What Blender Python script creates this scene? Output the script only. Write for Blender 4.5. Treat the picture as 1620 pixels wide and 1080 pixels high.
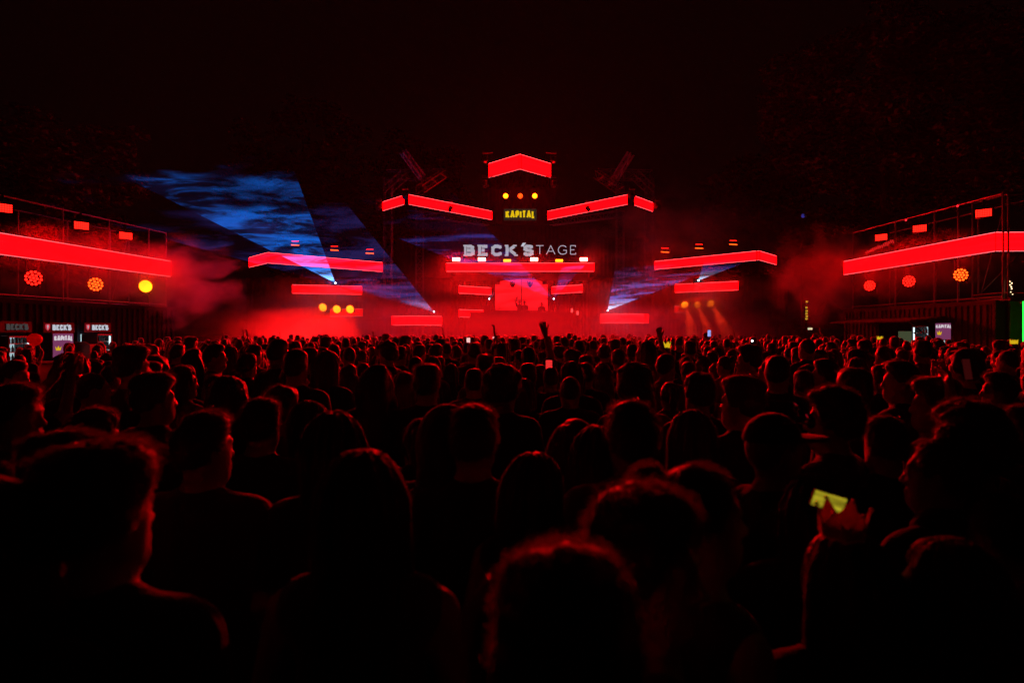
import bpy, math, random
import numpy as np
from mathutils import Vector, Matrix
R = math.radians
rnd = random.Random(7)
for o in list(bpy.data.objects): bpy.data.objects.remove(o)
sc = bpy.context.scene
col = sc.collection

# ------------------------------------------------------------------ camera, sky, exposure
CAMH, F = 1.95, 1080.0            # camera height (m), focal length in photo pixels
cam_d = bpy.data.cameras.new('camera'); cam = bpy.data.objects.new('camera', cam_d); col.objects.link(cam)
cam.location = (0, 0, CAMH); cam.rotation_euler = (R(90), 0, 0)
cam_d.lens = 24; cam_d.sensor_width = 36; cam_d.shift_y = -14/1620
cam_d.clip_start = 0.05; cam_d.clip_end = 2000
cam_d.dof.use_dof = True; cam_d.dof.focus_distance = 24; cam_d.dof.aperture_fstop = 2.6
sc.camera = cam
w = bpy.data.worlds.new('World'); sc.world = w; w.use_nodes = True
nt = w.node_tree; bg = nt.nodes['Background']
sky = nt.nodes.new('ShaderNodeTexSky'); sky.sky_type = 'NISHITA'; sky.sun_disc = False
sky.sun_elevation = R(-9); sky.sun_rotation = R(160)
nt.links.new(sky.outputs[0], bg.inputs[0]); bg.inputs[1].default_value = 0.05
bg2 = nt.nodes.new('ShaderNodeBackground'); bg2.inputs[0].default_value = (1, .28, .25, 1); bg2.inputs[1].default_value = .0012   # faint red glow of the night sky
adw = nt.nodes.new('ShaderNodeAddShader'); nt.links.new(bg.outputs[0], adw.inputs[0]); nt.links.new(bg2.outputs[0], adw.inputs[1]); nt.links.new(adw.outputs[0], nt.nodes['World Output'].inputs[0])
vs = sc.view_settings; vs.view_transform = 'Standard'; vs.look = 'None'; vs.gamma = 1; vs.exposure = 0
vs.use_curve_mapping = False
cy = sc.cycles; cy.use_denoising = True; cy.max_bounces = 3; cy.diffuse_bounces = 1; cy.glossy_bounces = 1
cy.transmission_bounces = 3; cy.transparent_max_bounces = 16; cy.volume_bounces = 0
cy.caustics_reflective = False; cy.caustics_refractive = False; cy.sample_clamp_indirect = 3; cy.sample_clamp_direct = 12
cy.volume_step_rate = 2.0; cy.volume_max_steps = 64; cy.adaptive_threshold = .03; cy.use_light_tree = True

RED = (1.0, 0.0002, 0.0006)
HAZE = 0.00016

def at(x, y, D): return Vector(((x-810)/F*D, D, CAMH+(526-y)/F*D))

# ------------------------------------------------------------------ materials
def newmat(name):
    m = bpy.data.materials.new(name); m.use_nodes = True
    return m, m.node_tree, m.node_tree.nodes['Principled BSDF']
def mat(name, c, rough=.6, metal=0, var=.25, scale=6, bump=.0, spec=.4):
    m, t, p = newmat(name); N = t.nodes.new; L = t.links.new
    tc = N('ShaderNodeTexCoord'); no = N('ShaderNodeTexNoise'); no.inputs['Scale'].default_value = scale; no.inputs['Detail'].default_value = 5
    L(tc.outputs['Object'], no.inputs['Vector'])
    mr = N('ShaderNodeMapRange'); mr.inputs[3].default_value = 1-var; mr.inputs[4].default_value = 1+var
    L(no.outputs[0], mr.inputs[0])
    mx = N('ShaderNodeVectorMath'); mx.operation = 'SCALE'; mx.inputs[0].default_value = c; L(mr.outputs[0], mx.inputs['Scale'])
    L(mx.outputs[0], p.inputs['Base Color'])
    p.inputs['Roughness'].default_value = rough; p.inputs['Metallic'].default_value = metal
    p.inputs['Specular IOR Level'].default_value = spec
    if bump:
        b = N('ShaderNodeBump'); b.inputs['Strength'].default_value = bump; b.inputs['Distance'].default_value = .02
        L(no.outputs[0], b.inputs['Height']); L(b.outputs[0], p.inputs['Normal'])
    return m
def emit(name, c, s, sample=True):
    m = bpy.data.materials.new(name); m.use_nodes = True; t = m.node_tree; t.nodes.clear()
    e = t.nodes.new('ShaderNodeEmission'); e.inputs[0].default_value = (*c, 1); e.inputs[1].default_value = s
    o = t.nodes.new('ShaderNodeOutputMaterial'); t.links.new(e.outputs[0], o.inputs[0])
    if not sample: m.cycles.emission_sampling = 'NONE'
    return m
def led_mat(name, c, s, lo=.7, streak=9.0):
    m = bpy.data.materials.new(name); m.use_nodes = True; t = m.node_tree; t.nodes.clear(); N = t.nodes.new; L = t.links.new
    tc = N('ShaderNodeTexCoord'); mp = N('ShaderNodeMapping'); mp.inputs['Scale'].default_value = (.35, .35, streak)
    no = N('ShaderNodeTexNoise'); no.inputs['Scale'].default_value = 1.2; no.inputs['Detail'].default_value = 4
    L(tc.outputs['Object'], mp.inputs[0]); L(mp.outputs[0], no.inputs['Vector'])
    mr = N('ShaderNodeMapRange'); mr.inputs[1].default_value = .3; mr.inputs[2].default_value = .7
    mr.inputs[3].default_value = lo*s; mr.inputs[4].default_value = 1.15*s
    L(no.outputs[0], mr.inputs[0])
    e = N('ShaderNodeEmission'); e.inputs[0].default_value = (*c, 1); L(mr.outputs[0], e.inputs[1])
    o = N('ShaderNodeOutputMaterial'); L(e.outputs[0], o.inputs[0])
    return m
def rand_cloth(name, ramp, rough=.85):
    m, t, p = newmat(name); N = t.nodes.new; L = t.links.new
    oi = N('ShaderNodeObjectInfo'); cr = N('ShaderNodeValToRGB'); cr.color_ramp.interpolation = 'CONSTANT'
    el = cr.color_ramp.elements
    while len(el) < len(ramp): el.new(.5)
    for i, c in enumerate(ramp): el[i].position = i/len(ramp); el[i].color = (*c, 1)
    L(oi.outputs['Random'], cr.inputs[0]); L(cr.outputs[0], p.inputs['Base Color'])
    no = N('ShaderNodeTexNoise'); no.inputs['Scale'].default_value = 7; no.inputs['Detail'].default_value = 3
    tc = N('ShaderNodeTexCoord'); mp = N('ShaderNodeMapping'); mp.inputs['Scale'].default_value = (1.6, 1.6, .7)
    L(tc.outputs['Object'], mp.inputs[0]); L(mp.outputs[0], no.inputs['Vector'])
    b = N('ShaderNodeBump'); b.inputs['Strength'].default_value = .8; b.inputs['Distance'].default_value = .03
    L(no.outputs[0], b.inputs['Height']); L(b.outputs[0], p.inputs['Normal'])
    p.inputs['Roughness'].default_value = rough; p.inputs['Specular IOR Level'].default_value = .25
    p.inputs['Sheen Weight'].default_value = .5 if rough > .6 else .1; p.inputs['Sheen Roughness'].default_value = .45
    return m
M = {}
M['ground'] = mat('asphalt', (.05, .047, .045), .85, var=.4, scale=3, bump=.4)
M['black'] = mat('black_steel', (.02, .02, .022), .55, var=.3, spec=.4)
M['steel'] = mat('galvanised_steel', (.32, .31, .3), .4, .7, var=.25, scale=14)
M['truss'] = mat('dark_truss', (.14, .14, .14), .4, .6, var=.2)
M['cont'] = mat('dark_container_paint', (.03, .026, .026), .9, var=.45, scale=1.6, spec=.08)
M['contR'] = mat('brown_container_paint', (.09, .07, .05), .92, var=.5, scale=1.2, spec=.06)
M['bluewall'] = mat('dark_blue_paint', (.02, .03, .04), .92, var=.35, spec=.06)
M['greenwall'] = mat('green_panel', (.08, .32, .1), .7, var=.3)
M['cloth_black'] = mat('black_drape', (.012, .012, .013), .95, var=.3, scale=2)
M['wood'] = mat('plywood', (.16, .1, .06), .7, var=.35)
M['white'] = mat('white_plastic', (.7, .7, .7), .4, var=.05)
M['card'] = mat('cardboard', (.4, .3, .18), .8, var=.15)
M['screen'] = led_mat('red_led_screen', RED, 14)
M['screen_dim'] = led_mat('red_led_screen_dimmed', RED, 2)
M['wallscreen'] = led_mat('red_led_wall', (1, .006, .010), 2.4, lo=.10, streak=1.6)
M['edge'] = emit('pale_edge_light', (1, .25, .28), .9)
M['hot'] = emit('hot_white_red_lamp', (1, .25, .16), 22)
M['amber'] = emit('amber_lamp', (1, .42, .01), 3.2)
M['yellow_lamp'] = emit('yellow_lamp', (1, .16, .003), 8)
M['orange_cells'] = emit('orange_led_cells', (1, .06, .004), 5)
M['red_cells'] = emit('red_led_cells', (1, .008, .004), 5)
M['yellow_text'] = emit('yellow_letters', (.75, .5, .005), 1.0, False)
M['sign_text'] = emit('grey_white_letters', (.36, .36, .42), 1.0, False)
M['sign_hot'] = emit('white_letters', (.5, .52, .6), 1.0, False)
M['white_tube'] = emit('white_tube', (.75, .95, 1), 1.5)
M['cool_panel'] = emit('fridge_back_light', (.35, .5, .55), 1.0)
M['purple'] = emit('purple_backlit_poster', (.42, .09, .26), .42)
M['green_tube'] = emit('green_tube', (.02, 1, .06), 2.5)
M['warm_bulb'] = emit('warm_bulb', (1, .72, .38), 4)
M['laser_dot'] = emit('laser_aperture', (.65, .75, 1), 9)
M['phone_screen'] = emit('phone_screen', (1, .55, .5), 1.0)
M['phone_red'] = emit('phone_screen_red', (.9, .03, .03), .9)
M['phone_dim'] = emit('phone_screen_dim', (.03, .002, .002), 1.0)
M['phone_blue'] = emit('phone_screen_blue', (.35, .4, .9), .9)
M['flash'] = emit('phone_torch', (.95, .95, 1), 60)
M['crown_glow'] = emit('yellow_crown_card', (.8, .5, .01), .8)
M['glass'] = mat('dark_glass', (.02, .02, .02), .08, spec=.8)
M['skin'] = rand_cloth('skin', [(.42, .25, .17), (.5, .31, .22), (.36, .2, .13), (.46, .28, .2)], .5)
M['shirt'] = rand_cloth('shirt_cloth', [(.02, .02, .022), (.05, .045, .05), (.015, .015, .02), (.16, .15, .14), (.03, .04, .07), (.09, .03, .03), (.02, .02, .02), (.25, .24, .23)])
M['shirt_dark'] = rand_cloth('dark_shirt_cloth', [(.012, .012, .013), (.03, .028, .03), (.02, .02, .025)])
M['trousers'] = rand_cloth('trouser_cloth', [(.03, .04, .07), (.02, .02, .02), (.05, .05, .05)])
M['shoe'] = mat('shoe', (.05, .05, .05), .6)
def hairmat(name, c):
    m, t, p = newmat(name); N = t.nodes.new; L = t.links.new
    oi = N('ShaderNodeObjectInfo'); mr = N('ShaderNodeMapRange'); mr.inputs[3].default_value = .5; mr.inputs[4].default_value = 1.8
    L(oi.outputs['Random'], mr.inputs[0])
    v = N('ShaderNodeVectorMath'); v.operation = 'SCALE'; v.inputs[0].default_value = c; L(mr.outputs[0], v.inputs['Scale'])
    L(v.outputs[0], p.inputs['Base Color']); p.inputs['Roughness'].default_value = .5; p.inputs['Specular IOR Level'].default_value = .5
    p.inputs['Sheen Weight'].default_value = .9; p.inputs['Sheen Roughness'].default_value = .4; p.inputs['Sheen Tint'].default_value = (.9, .6, .45, 1)
    no = N('ShaderNodeTexNoise'); no.inputs['Scale'].default_value = 60; no.inputs['Detail'].default_value = 3
    tc = N('ShaderNodeTexCoord'); mp = N('ShaderNodeMapping'); mp.inputs['Scale'].default_value = (1, 1, .2)
    L(tc.outputs['Object'], mp.inputs[0]); L(mp.outputs[0], no.inputs['Vector'])
    b = N('ShaderNodeBump'); b.inputs['Strength'].default_value = .9; b.inputs['Distance'].default_value = .006
    L(no.outputs[0], b.inputs['Height']); L(b.outputs[0], p.inputs['Normal'])
    return m
M['hair'] = hairmat('dark_hair', (.03, .018, .012))
def strandmat():
    m, t, p = newmat('hair_strands'); N = t.nodes.new; L = t.links.new
    p.inputs['Base Color'].default_value = (.07, .04, .025, 1); p.inputs['Roughness'].default_value = .4
    tr = N('ShaderNodeBsdfTranslucent'); tr.inputs[0].default_value = (.16, .09, .05, 1)
    mx = N('ShaderNodeMixShader'); mx.inputs[0].default_value = .5
    L(p.outputs[0], mx.inputs[1]); L(tr.outputs[0], mx.inputs[2]); L(mx.outputs[0], t.nodes['Material Output'].inputs[0])
    return m
M['strand'] = strandmat()

# ------------------------------------------------------------------ mesh helpers
def tag(o, label=None, cat=None, group=None, kind=None):
    if label: o['label'] = label
    if cat: o['category'] = cat
    if group: o['group'] = group
    if kind: o['kind'] = kind
    return o
def link(o, parent=None):
    col.objects.link(o)
    if parent is not None: o.parent = parent
    return o
def empty(name, loc=(0, 0, 0), rz=0):
    o = bpy.data.objects.new(name, None); o.location = loc; o.rotation_euler = (0, 0, rz); o.empty_display_size = .2
    return link(o)
class MB:
    def __init__(s): s.v = []; s.f = []
    def poly(s, pts):
        n = len(s.v); s.v += [tuple(p) for p in pts]; s.f.append(tuple(range(n, n+len(pts)))); return s
    def hexa(s, p):   # 8 points: bottom ring 0-3, top ring 4-7
        n = len(s.v); s.v += [tuple(q) for q in p]
        for f in ((3, 2, 1, 0), (4, 5, 6, 7), (0, 1, 5, 4), (1, 2, 6, 5), (2, 3, 7, 6), (3, 0, 4, 7)): s.f.append(tuple(n+i for i in f))
        return s
    def box(s, a, b):
        (x0, y0, z0), (x1, y1, z1) = a, b
        return s.hexa([(x0, y0, z0), (x1, y0, z0), (x1, y1, z0), (x0, y1, z0), (x0, y0, z1), (x1, y0, z1), (x1, y1, z1), (x0, y1, z1)])
    def tube(s, a, b, r0, r1=None, n=6, cap=True):
        a, b = Vector(a), Vector(b); r1 = r0 if r1 is None else r1
        d = (b-a).normalized(); u = d.orthogonal().normalized(); v = d.cross(u); k = len(s.v)
        for c, r in ((a, r0), (b, r1)):
            for i in range(n):
                t = 2*math.pi*i/n; s.v.append(tuple(c+(u*math.cos(t)+v*math.sin(t))*r))
        for i in range(n):
            j = (i+1) % n; s.f.append((k+i, k+j, k+n+j, k+n+i))
        if cap: s.f.append(tuple(k+i for i in range(n-1, -1, -1))); s.f.append(tuple(k+n+i for i in range(n)))
        return s
    def disc(s, c, d, r, n=12):
        c, d = Vector(c), Vector(d).normalized(); u = d.orthogonal().normalized(); v = d.cross(u)
        return s.poly([c+(u*math.cos(2*math.pi*i/n)+v*math.sin(2*math.pi*i/n))*r for i in range(n)])
    def lathe(s, c, d, prof, n=14):     # prof: (distance along d, radius)
        c, d = Vector(c), Vector(d).normalized(); u = d.orthogonal().normalized(); v = d.cross(u); k = len(s.v)
        for h, r in prof:
            for i in range(n):
                t = 2*math.pi*i/n; s.v.append(tuple(c+d*h+(u*math.cos(t)+v*math.sin(t))*r))
        for q in range(len(prof)-1):
            for i in range(n):
                j = (i+1) % n; s.f.append((k+q*n+i, k+q*n+j, k+(q+1)*n+j, k+(q+1)*n+i))
        return s
    def mesh(s, name):
        m = bpy.data.meshes.new(name); m.from_pydata(s.v, [], s.f); m.update(); return m
    def build(s, name, m, parent=None, smooth=False):
        me = s.mesh(name); me.materials.append(m)
        if smooth: me.polygons.foreach_set('use_smooth', [True]*len(me.polygons))
        return link(bpy.data.objects.new(name, me), parent)

# ------------------------------------------------------------------ setting: ground
g = MB()
g.poly([(-290, -60, 0), (290, -60, 0), (290, 420, 0), (-290, 420, 0)])
tag(g.build('ground', M['ground']), 'dark asphalt festival ground under the crowd', 'ground', kind='structure')

# ------------------------------------------------------------------ LED strips
def led_strip(pts, z0, z1, label, m='screen', depth=.16, edge=.022, group='red LED strips of the stage'):
    root = empty('led_strip', (pts[0][0], pts[0][1], z0)); tag(root, label, 'LED strip', group)
    off = Vector((pts[0][0], pts[0][1], z0))
    for i in range(len(pts)-1):
        a, b = Vector((*pts[i], 0)), Vector((*pts[i+1], 0)); d = (b-a).normalized(); n = Vector((d.y, -d.x, 0))
        mid = (a+b)/2
        if n.dot(Vector((0, 0, 0))-mid) < 0: n = -n
        a0, b0 = a-off, b-off; h = z1-z0
        def ring(o0, o1, u0, u1, za, zb):
            A, B = a0+d*u0, b0-d*u1
            P = [A+n*o1, B+n*o1, B+n*o0, A+n*o0]
            q = [Vector((p.x, p.y, za)) for p in P]+[Vector((p.x, p.y, zb)) for p in P]
            return q
        k = i*.004
        hz = off.z
        MB().hexa(ring(-depth, 0, .01+k, .01+k, hz+.004, hz+h-.004)).build('housing', M['black'], root)
        MB().hexa(ring(0, .006, .014, .014, hz+edge, hz+h-edge)).build('screen', M[m], root)
        MB().hexa(ring(0, .01, .014, .014, hz+h-edge+.001, hz+h)).build('edge_light', M['edge'], root)
        MB().hexa(ring(0, .01, .014, .014, hz, hz+edge-.001)).build('edge_light', M['edge'], root)
    for ch in root.children:
        for v in ch.data.vertices: v.co.z -= off.z
    return root
def xy(x, D): return ((x-810)/F*D, D)
def zz(y, D): return CAMH+(526-y)/F*D
# left and right wings
LSc = (-13.85, 38.7)
led_strip([(-15.9, 41.3), LSc, (-8.4, 44.2)], 5.88, 6.5, 'long red LED strip with a corner, upper left wing of the stage')
RSc = xy(1200.7, 38.5)
led_strip([xy(1035.8, 44.3), RSc, xy(1228.4, 41.2)], zz(411.6, 38.5), zz(396.3, 38.5), 'long red LED strip with a corner, upper right wing of the stage')
led_strip([xy(462, 44.0), xy(572.5, 45.6)], zz(464, 44), zz(450, 44), 'middle red LED strip of the left wing above the yellow lamps')
led_strip([xy(1068, 45.8), xy(1168, 43.0)], zz(459, 43), zz(444.6, 43), 'middle red LED strip of the right wing above the three lamps')
led_strip([xy(619, 46.4), xy(655, 45.2), xy(698.7, 46.4)], zz(514.3, 45.2), zz(499.3, 45.2), 'low red LED strip with shallow corner left of the DJ booth')
led_strip([xy(950, 46.4), xy(994, 45.2), xy(1026, 46.4)], zz(510.8, 45.2), zz(496, 45.2), 'low red LED strip with shallow corner right of the DJ booth')
led_strip([xy(522, 47), xy(574, 47)], zz(500.5, 47), zz(488, 47), 'dim red LED strip in the smoke behind the left yellow lamps', 'screen_dim')
led_strip([xy(1067, 47), xy(1110, 46.5)], zz(494.8, 47), zz(483.5, 47), 'dim red LED strip in the smoke behind the right lamps', 'screen_dim')
# centre
led_strip([xy(706, 45), xy(940, 45)], zz(429.6, 45), zz(415.8, 45), 'wide straight red LED strip under the white lettering')
led_strip([xy(726, 46.8), xy(776.6, 49)], zz(464, 46.8), zz(451.6, 46.8), 'short red LED strip left of the central LED wall')
led_strip([xy(873, 49), xy(921.7, 46.8)], zz(462.4, 46.8), zz(450, 46.8), 'short red LED strip right of the central LED wall')
led_strip([xy(726, 47.2), xy(776, 49)], zz(501.5, 47.2), zz(489.3, 47.2), 'low red LED strip partly hidden by the DJ booth')
led_strip([xy(773.3, 45.4), xy(822.5, 43), xy(871.3, 45.4)], zz(268, 43), zz(243.7, 43), 'large peaked red LED banner at the top of the tower')
led_strip([xy(605.8, 42.2), xy(639.3, 40.1)], zz(323.8, 40.1), zz(308.3, 40.1), 'short angled red LED strip at the far left of the roof')
led_strip([xy(646.7, 40), xy(778.2, 45.5)], zz(323.7, 40), zz(307.4, 40), 'long red LED strip along the left roof edge')
led_strip([xy(866.5, 45.5), xy(992.7, 40)], zz(323.7, 40), zz(307.6, 40), 'long red LED strip along the right roof edge')
led_strip([xy(1003.7, 40.1), xy(1032.7, 42.2)], zz(325, 40.1), zz(309.5, 40.1), 'short angled red LED strip at the far right of the roof')
# big side banners
led_strip([(-15.05, 15.0), (-13.5, 27.0)], 4.15, 4.78, 'long red LED banner on the scaffold at left', group='red LED banners on the side scaffolds', depth=.2)
SR0, SR1 = xy(1575, 20.9), xy(1335, 29.5)
led_strip([SR1, SR0, (SR0[0]+3.2, SR0[1]-.1)], 4.43, 5.03, 'long red LED banner with a corner on the scaffold at right', group='red LED banners on the side scaffolds', depth=.2)

# ------------------------------------------------------------------ central LED wall
root = empty('led_wall', at(825, 491, 49.5)); tag(root, 'red LED wall with stepped corners behind the DJ', 'LED wall')
def wall_half(sgn):
    c = at(825.2, 491, 49.5)
    def P(x, y, D): return at(x, y, D)-c
    if sgn < 0: pts = [(826-1.2, 491), (784, 491), (784, 450.5), (791.5, 450.5), (791.5, 445.5), (800, 443.8), (824.8, 442.6)]
    else: pts = [(865.8, 491), (826, 491), (826, 442.6), (850, 443.8), (858, 445.5), (858, 450.5), (865.8, 450.5)]
    D = lambda x: 49.5-abs(x-825.2)/41*.8
    fr = [P(x, y, 49.5) for x, y in pts]; fr = [Vector((p.x, -abs(p.x)*.25, p.z)) for p in fr]
    m = MB(); m.poly(fr[::-1]); m.poly([p+Vector((0, .12, 0)) for p in fr])
    for i in range(len(fr)):
        j = (i+1) % len(fr); m.poly([fr[i], fr[j], fr[j]+Vector((0, .12, 0)), fr[i]+Vector((0, .12, 0))])
    m.build('screen', M['wallscreen'], root)
wall_half(-1); wall_half(1)
b0 = MB().box((-.03, -.03, 0), (.03, .02, 2.25)).build('seam_post', M['black'], root)

# ------------------------------------------------------------------ containers, stage body
def container(x0, y0, x1, y1, z0, h, label, m, depth=2.4, openings=(), n_back=None, ridge=.28, group=None, cat='container'):
    """corrugated container: front line (x0,y0)-(x1,y1), body extends away from camera side"""
    a, b = Vector((x0, y0, 0)), Vector((x1, y1, 0)); d = (b-a); Ln = d.length; d.normalize(); n = Vector((d.y, -d.x, 0))
    if n.dot(-(a+b)/2) < 0: n = -n
    root = empty('shipping_container', (x0, y0, z0)); tag(root, label, cat, group)
    def P(u, o, z): return d*u+n*o+Vector((0, 0, z))
    fr = .14
    def beam(u0, u1, o0, o1, za, zb, name='frame_beam'):
        MB().hexa([P(u0, o0, za), P(u1, o0, za), P(u1, o1, za), P(u0, o1, za), P(u0, o0, zb), P(u1, o0, zb), P(u1, o1, zb), P(u0, o1, zb)]).build(name, m, root)
    beam(0, Ln, 0, -fr, 0, fr); beam(0, Ln, 0, -fr, h-fr, h)
    for u in (0, Ln-fr):
        beam(u, u+fr, 0.004, -fr, fr, h-fr, 'corner_post'); beam(u, u+fr, -depth+fr, -depth, fr, h-fr, 'corner_post')
    beam(0, Ln, -fr-.003, -depth, h-.07, h-.02, 'roof_panel'); beam(.01, Ln-.01, -fr-.003, -depth, .02, .07, 'floor_panel')
    def corr(u0, u1, za, zb):
        mb = MB(); u = u0; k = 0; prev = None; pts = []
        while u < u1-1e-4:
            w_ = ridge
            for du, o in ((0, -.05), (w_*.35, -.05), (w_*.5, -.015), (w_*.85, -.015)):
                if u+du < u1: pts.append((u+du, o))
            u += w_
        pts.append((u1, -.05))
        for (ua, oa), (ub, ob) in zip(pts, pts[1:]):
            mb.poly([P(ua, oa, za), P(ub, ob, za), P(ub, ob, zb), P(ua, oa, zb)])
            mb.poly([P(ub, ob-.02, za), P(ua, oa-.02, za), P(ua, oa-.02, zb), P(ub, ob-.02, zb)])
        mb.build('corrugated_panel', m, root)
    cur = fr
    for (ua, ub, za, zb) in sorted(openings):
        if ua > cur: corr(cur, ua, fr, h-fr)
        if zb < h-fr: corr(ua, ub, zb, h-fr)
        if za > fr: corr(ua, ub, fr, za)
        cur = ub
    if cur < Ln-fr: corr(cur, Ln-fr, fr, h-fr)
    for (u) in (.07, Ln-.07):
        mb = MB(); mb.hexa([P(u-.02, -fr, fr), P(u+.02, -fr, fr), P(u+.02, -depth+fr, fr), P(u-.02, -depth+fr, fr), P(u-.02, -fr, h-fr), P(u+.02, -fr, h-fr), P(u+.02, -depth+fr, h-fr), P(u-.02, -depth+fr, h-fr)]).build('end_panel', m, root)
    beam(fr, Ln-fr, -depth+.06, -depth+.02, .07, h-.07, 'back_panel')
    return root, P
SG = 'black containers the stage is built from'
# stage body: proscenium columns, header, floor, back containers
def cpx(xa, xb, D, z0, h, label, depth=2.4): return container((xa-810)/F*D, D, (xb-810)/F*D, D, z0, h, label, M['cont'], depth, group=SG)
cpx(700, 945, 47.2, zz(411, 47.2)-.1, 2.5, 'black corrugated container behind the white stage lettering')
cpx(764, 880, 46.8, zz(350, 46.8)-.2, 2.5, 'black corrugated container carrying the yellow sign on the tower')
cpx(776, 869, 47.4, zz(283, 47.4)-2.3, 3.0, 'black container at the top of the tower under the peaked banner')
cpx(622, 716, 49, 0, 2.9, 'lowest black container left of the DJ booth'); cpx(622, 712, 49.4, 2.95, 2.9, 'middle black container left of the DJ booth')
cpx(626, 716, 49, 5.9, 2.9, 'upper black container left of the DJ booth')
cpx(934, 1030, 49, 0, 2.9, 'lowest black container right of the DJ booth'); cpx(938, 1030, 49.4, 2.95, 2.9, 'middle black container right of the DJ booth')
cpx(934, 1026, 49, 5.9, 2.9, 'upper black container right of the DJ booth')
cpx(384, 500, 47.5, 0, 2.9, 'low black container at the outer left wing'); cpx(505, 618, 48.2, 0, 2.9, 'low black container at the inner left wing')
cpx(390, 600, 48.5, 2.95, 2.9, 'second storey black container of the left wing')
cpx(1035, 1140, 48.2, 0, 2.9, 'low black container at the inner right wing'); cpx(1146, 1256, 47.5, 0, 2.9, 'low black container at the outer right wing')
cpx(1042, 1246, 48.5, 2.95, 2.9, 'second storey black container of the right wing')
# stage deck + booth
s = empty('stage_deck', (.55, 47, 0)); tag(s, 'black raised stage deck behind the crowd', 'stage')
MB().box((-9.5, -2.6, 0), (9.5, 6.5, 1.55)).build('deck', M['black'], s)
for i in range(19):
    x = -9.5+i
    MB().box((x+.02, -2.66, .05), (x+.98, -2.603, 1.5)).build('skirt_panel', M['cloth_black'], s)
bth = empty('dj_booth', (at(825, 500, 46).x, 46.2, 1.55)); tag(bth, 'dark DJ booth in front of the red LED wall', 'DJ booth')
MB().box((-3.5, 0, 0), (3.3, 1.0, 1.72)).build('front_panel', M['black'], bth)
MB().box((-3.6, -.06, 1.723), (3.4, 1.1, 1.80)).build('table_top', M['black'], bth)
for x, wd in ((-1.9, .5), (-1.2, .42), (-.55, .34), (.3, .42), (1.0, .42)):
    MB().box((x, .3, 1.803), (x+wd, .7, 1.9)).build('player_deck', M['black'], bth)
for x in (-2.6, 2.5):
    MB().box((x, .2, 1.803), (x+.5, .7, 2.25)).build('monitor_speaker', M['black'], bth)
# backdrop drape behind LED wall
bd = empty('backdrop', (.55, 52.5, 1.55)); tag(bd, 'black pleated backdrop behind the LED wall', 'drape')
for i in range(12):
    m_ = MB(); x0 = -6.9+i*1.15; pr = None
    for k in range(13):
        x = x0+k*1.15/12; y = .06*math.sin(k*math.pi/2*1.5+i)
        if pr: m_.poly([(pr[0], pr[1], 0), (x, y, 0), (x, y, 4.4), (pr[0], pr[1], 4.4)])
        pr = (x, y)
    m_.build('drape_panel', M['cloth_black'], bd)

# ------------------------------------------------------------------ trusses / booms
def truss(a, b, size, label, name='truss', group='dark trusses of the stage', r=.03, m='truss', cat='truss', up=Vector((0, 0, 1))):
    a, b = Vector(a), Vector(b); d = (b-a); L_ = d.length; d.normalize()
    u = d.cross(up) if abs(d.dot(up)) < .95 else d.cross(Vector((1, 0, 0)))
    u.normalize(); v = u.cross(d)
    root = empty(name, a); tag(root, label, cat, group); h = size/2
    cs = [(-h, -h), (h, -h), (h, h), (-h, h)]
    for p, q in cs: MB().tube(u*p+v*q, u*p+v*q+d*L_, r, n=6).build('chord', M[m], root)
    br = MB(); n = max(2, int(L_/size/1.2))
    for k in range(4):
        p0, p1 = cs[k], cs[(k+1) % 4]
        for i in range(n):
            t0, t1 = L_*i/n, L_*(i+1)/n
            A, B = (p0, p1) if i % 2 else (p1, p0)
            br.tube(u*A[0]+v*A[1]+d*t0, u*B[0]+v*B[1]+d*t1, r*.6, n=4)
            br.tube(u*p0[0]+v*p0[1]+d*t1, u*p1[0]+v*p1[1]+d*t1, r*.5, n=4)
    br.build('bracing', M[m], root)
    return root
for x, D, yt, lab in ((664, 47.6, 295, 'tall truss tower at the left of the roof'), (981, 47.6, 295, 'tall truss tower at the right of the roof'),
                      (614, 44.5, 283, 'outer truss tower behind the left roof corner'), (1027, 44.5, 283, 'outer truss tower behind the right roof corner')):
    p = at(x, yt, D); truss((p.x, p.y, 0), p, .5, lab)
truss(at(612, 278, 44), at(700, 276, 44), .6, 'horizontal truss on top of the left roof')
truss(at(945, 276, 44), at(1030, 278, 44), .6, 'horizontal truss on top of the right roof')
truss(at(612, 301, 43), at(640, 276, 41), .45, 'sloping side truss at left roof corner'); truss(at(1004, 276, 41), at(1030, 301, 43), .45, 'sloping side truss at right roof corner')
truss(at(664, 300, 41.5), at(700, 276, 44), .45, 'sloping inner truss on the left roof'); truss(at(945, 276, 44), at(981, 300, 41.5), .45, 'sloping inner truss on the right roof')
truss(at(637, 239, 42), at(668, 281, 43), .3, 'raised diagonal boom lit red above the left roof', 'boom', 'diagonal booms above the roof', r=.06, m='steel', cat='boom')
truss(at(998, 243, 42), at(968, 291, 43), .3, 'raised diagonal boom lit red above the right roof', 'boom', 'diagonal booms above the roof', r=.06, m='steel', cat='boom')
for x, y, sx, lab in ((721, 458, -1, 'short truss end beside the left short LED strip'), (926, 456, 1, 'short truss end beside the right short LED strip'), (721, 495, -1, 'short truss end beside the low LED strip at the booth')):
    p = at(x+1, y+7, 46.9); truss(p, p+Vector((0, 0, .6)), .26, lab, r=.02)
truss(at(655, 338, 44), at(772, 352, 47), .4, 'sloping truss below the left roof LED strip'); truss(at(872, 352, 47), at(985, 338, 44), .4, 'sloping truss below the right roof LED strip')

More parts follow.
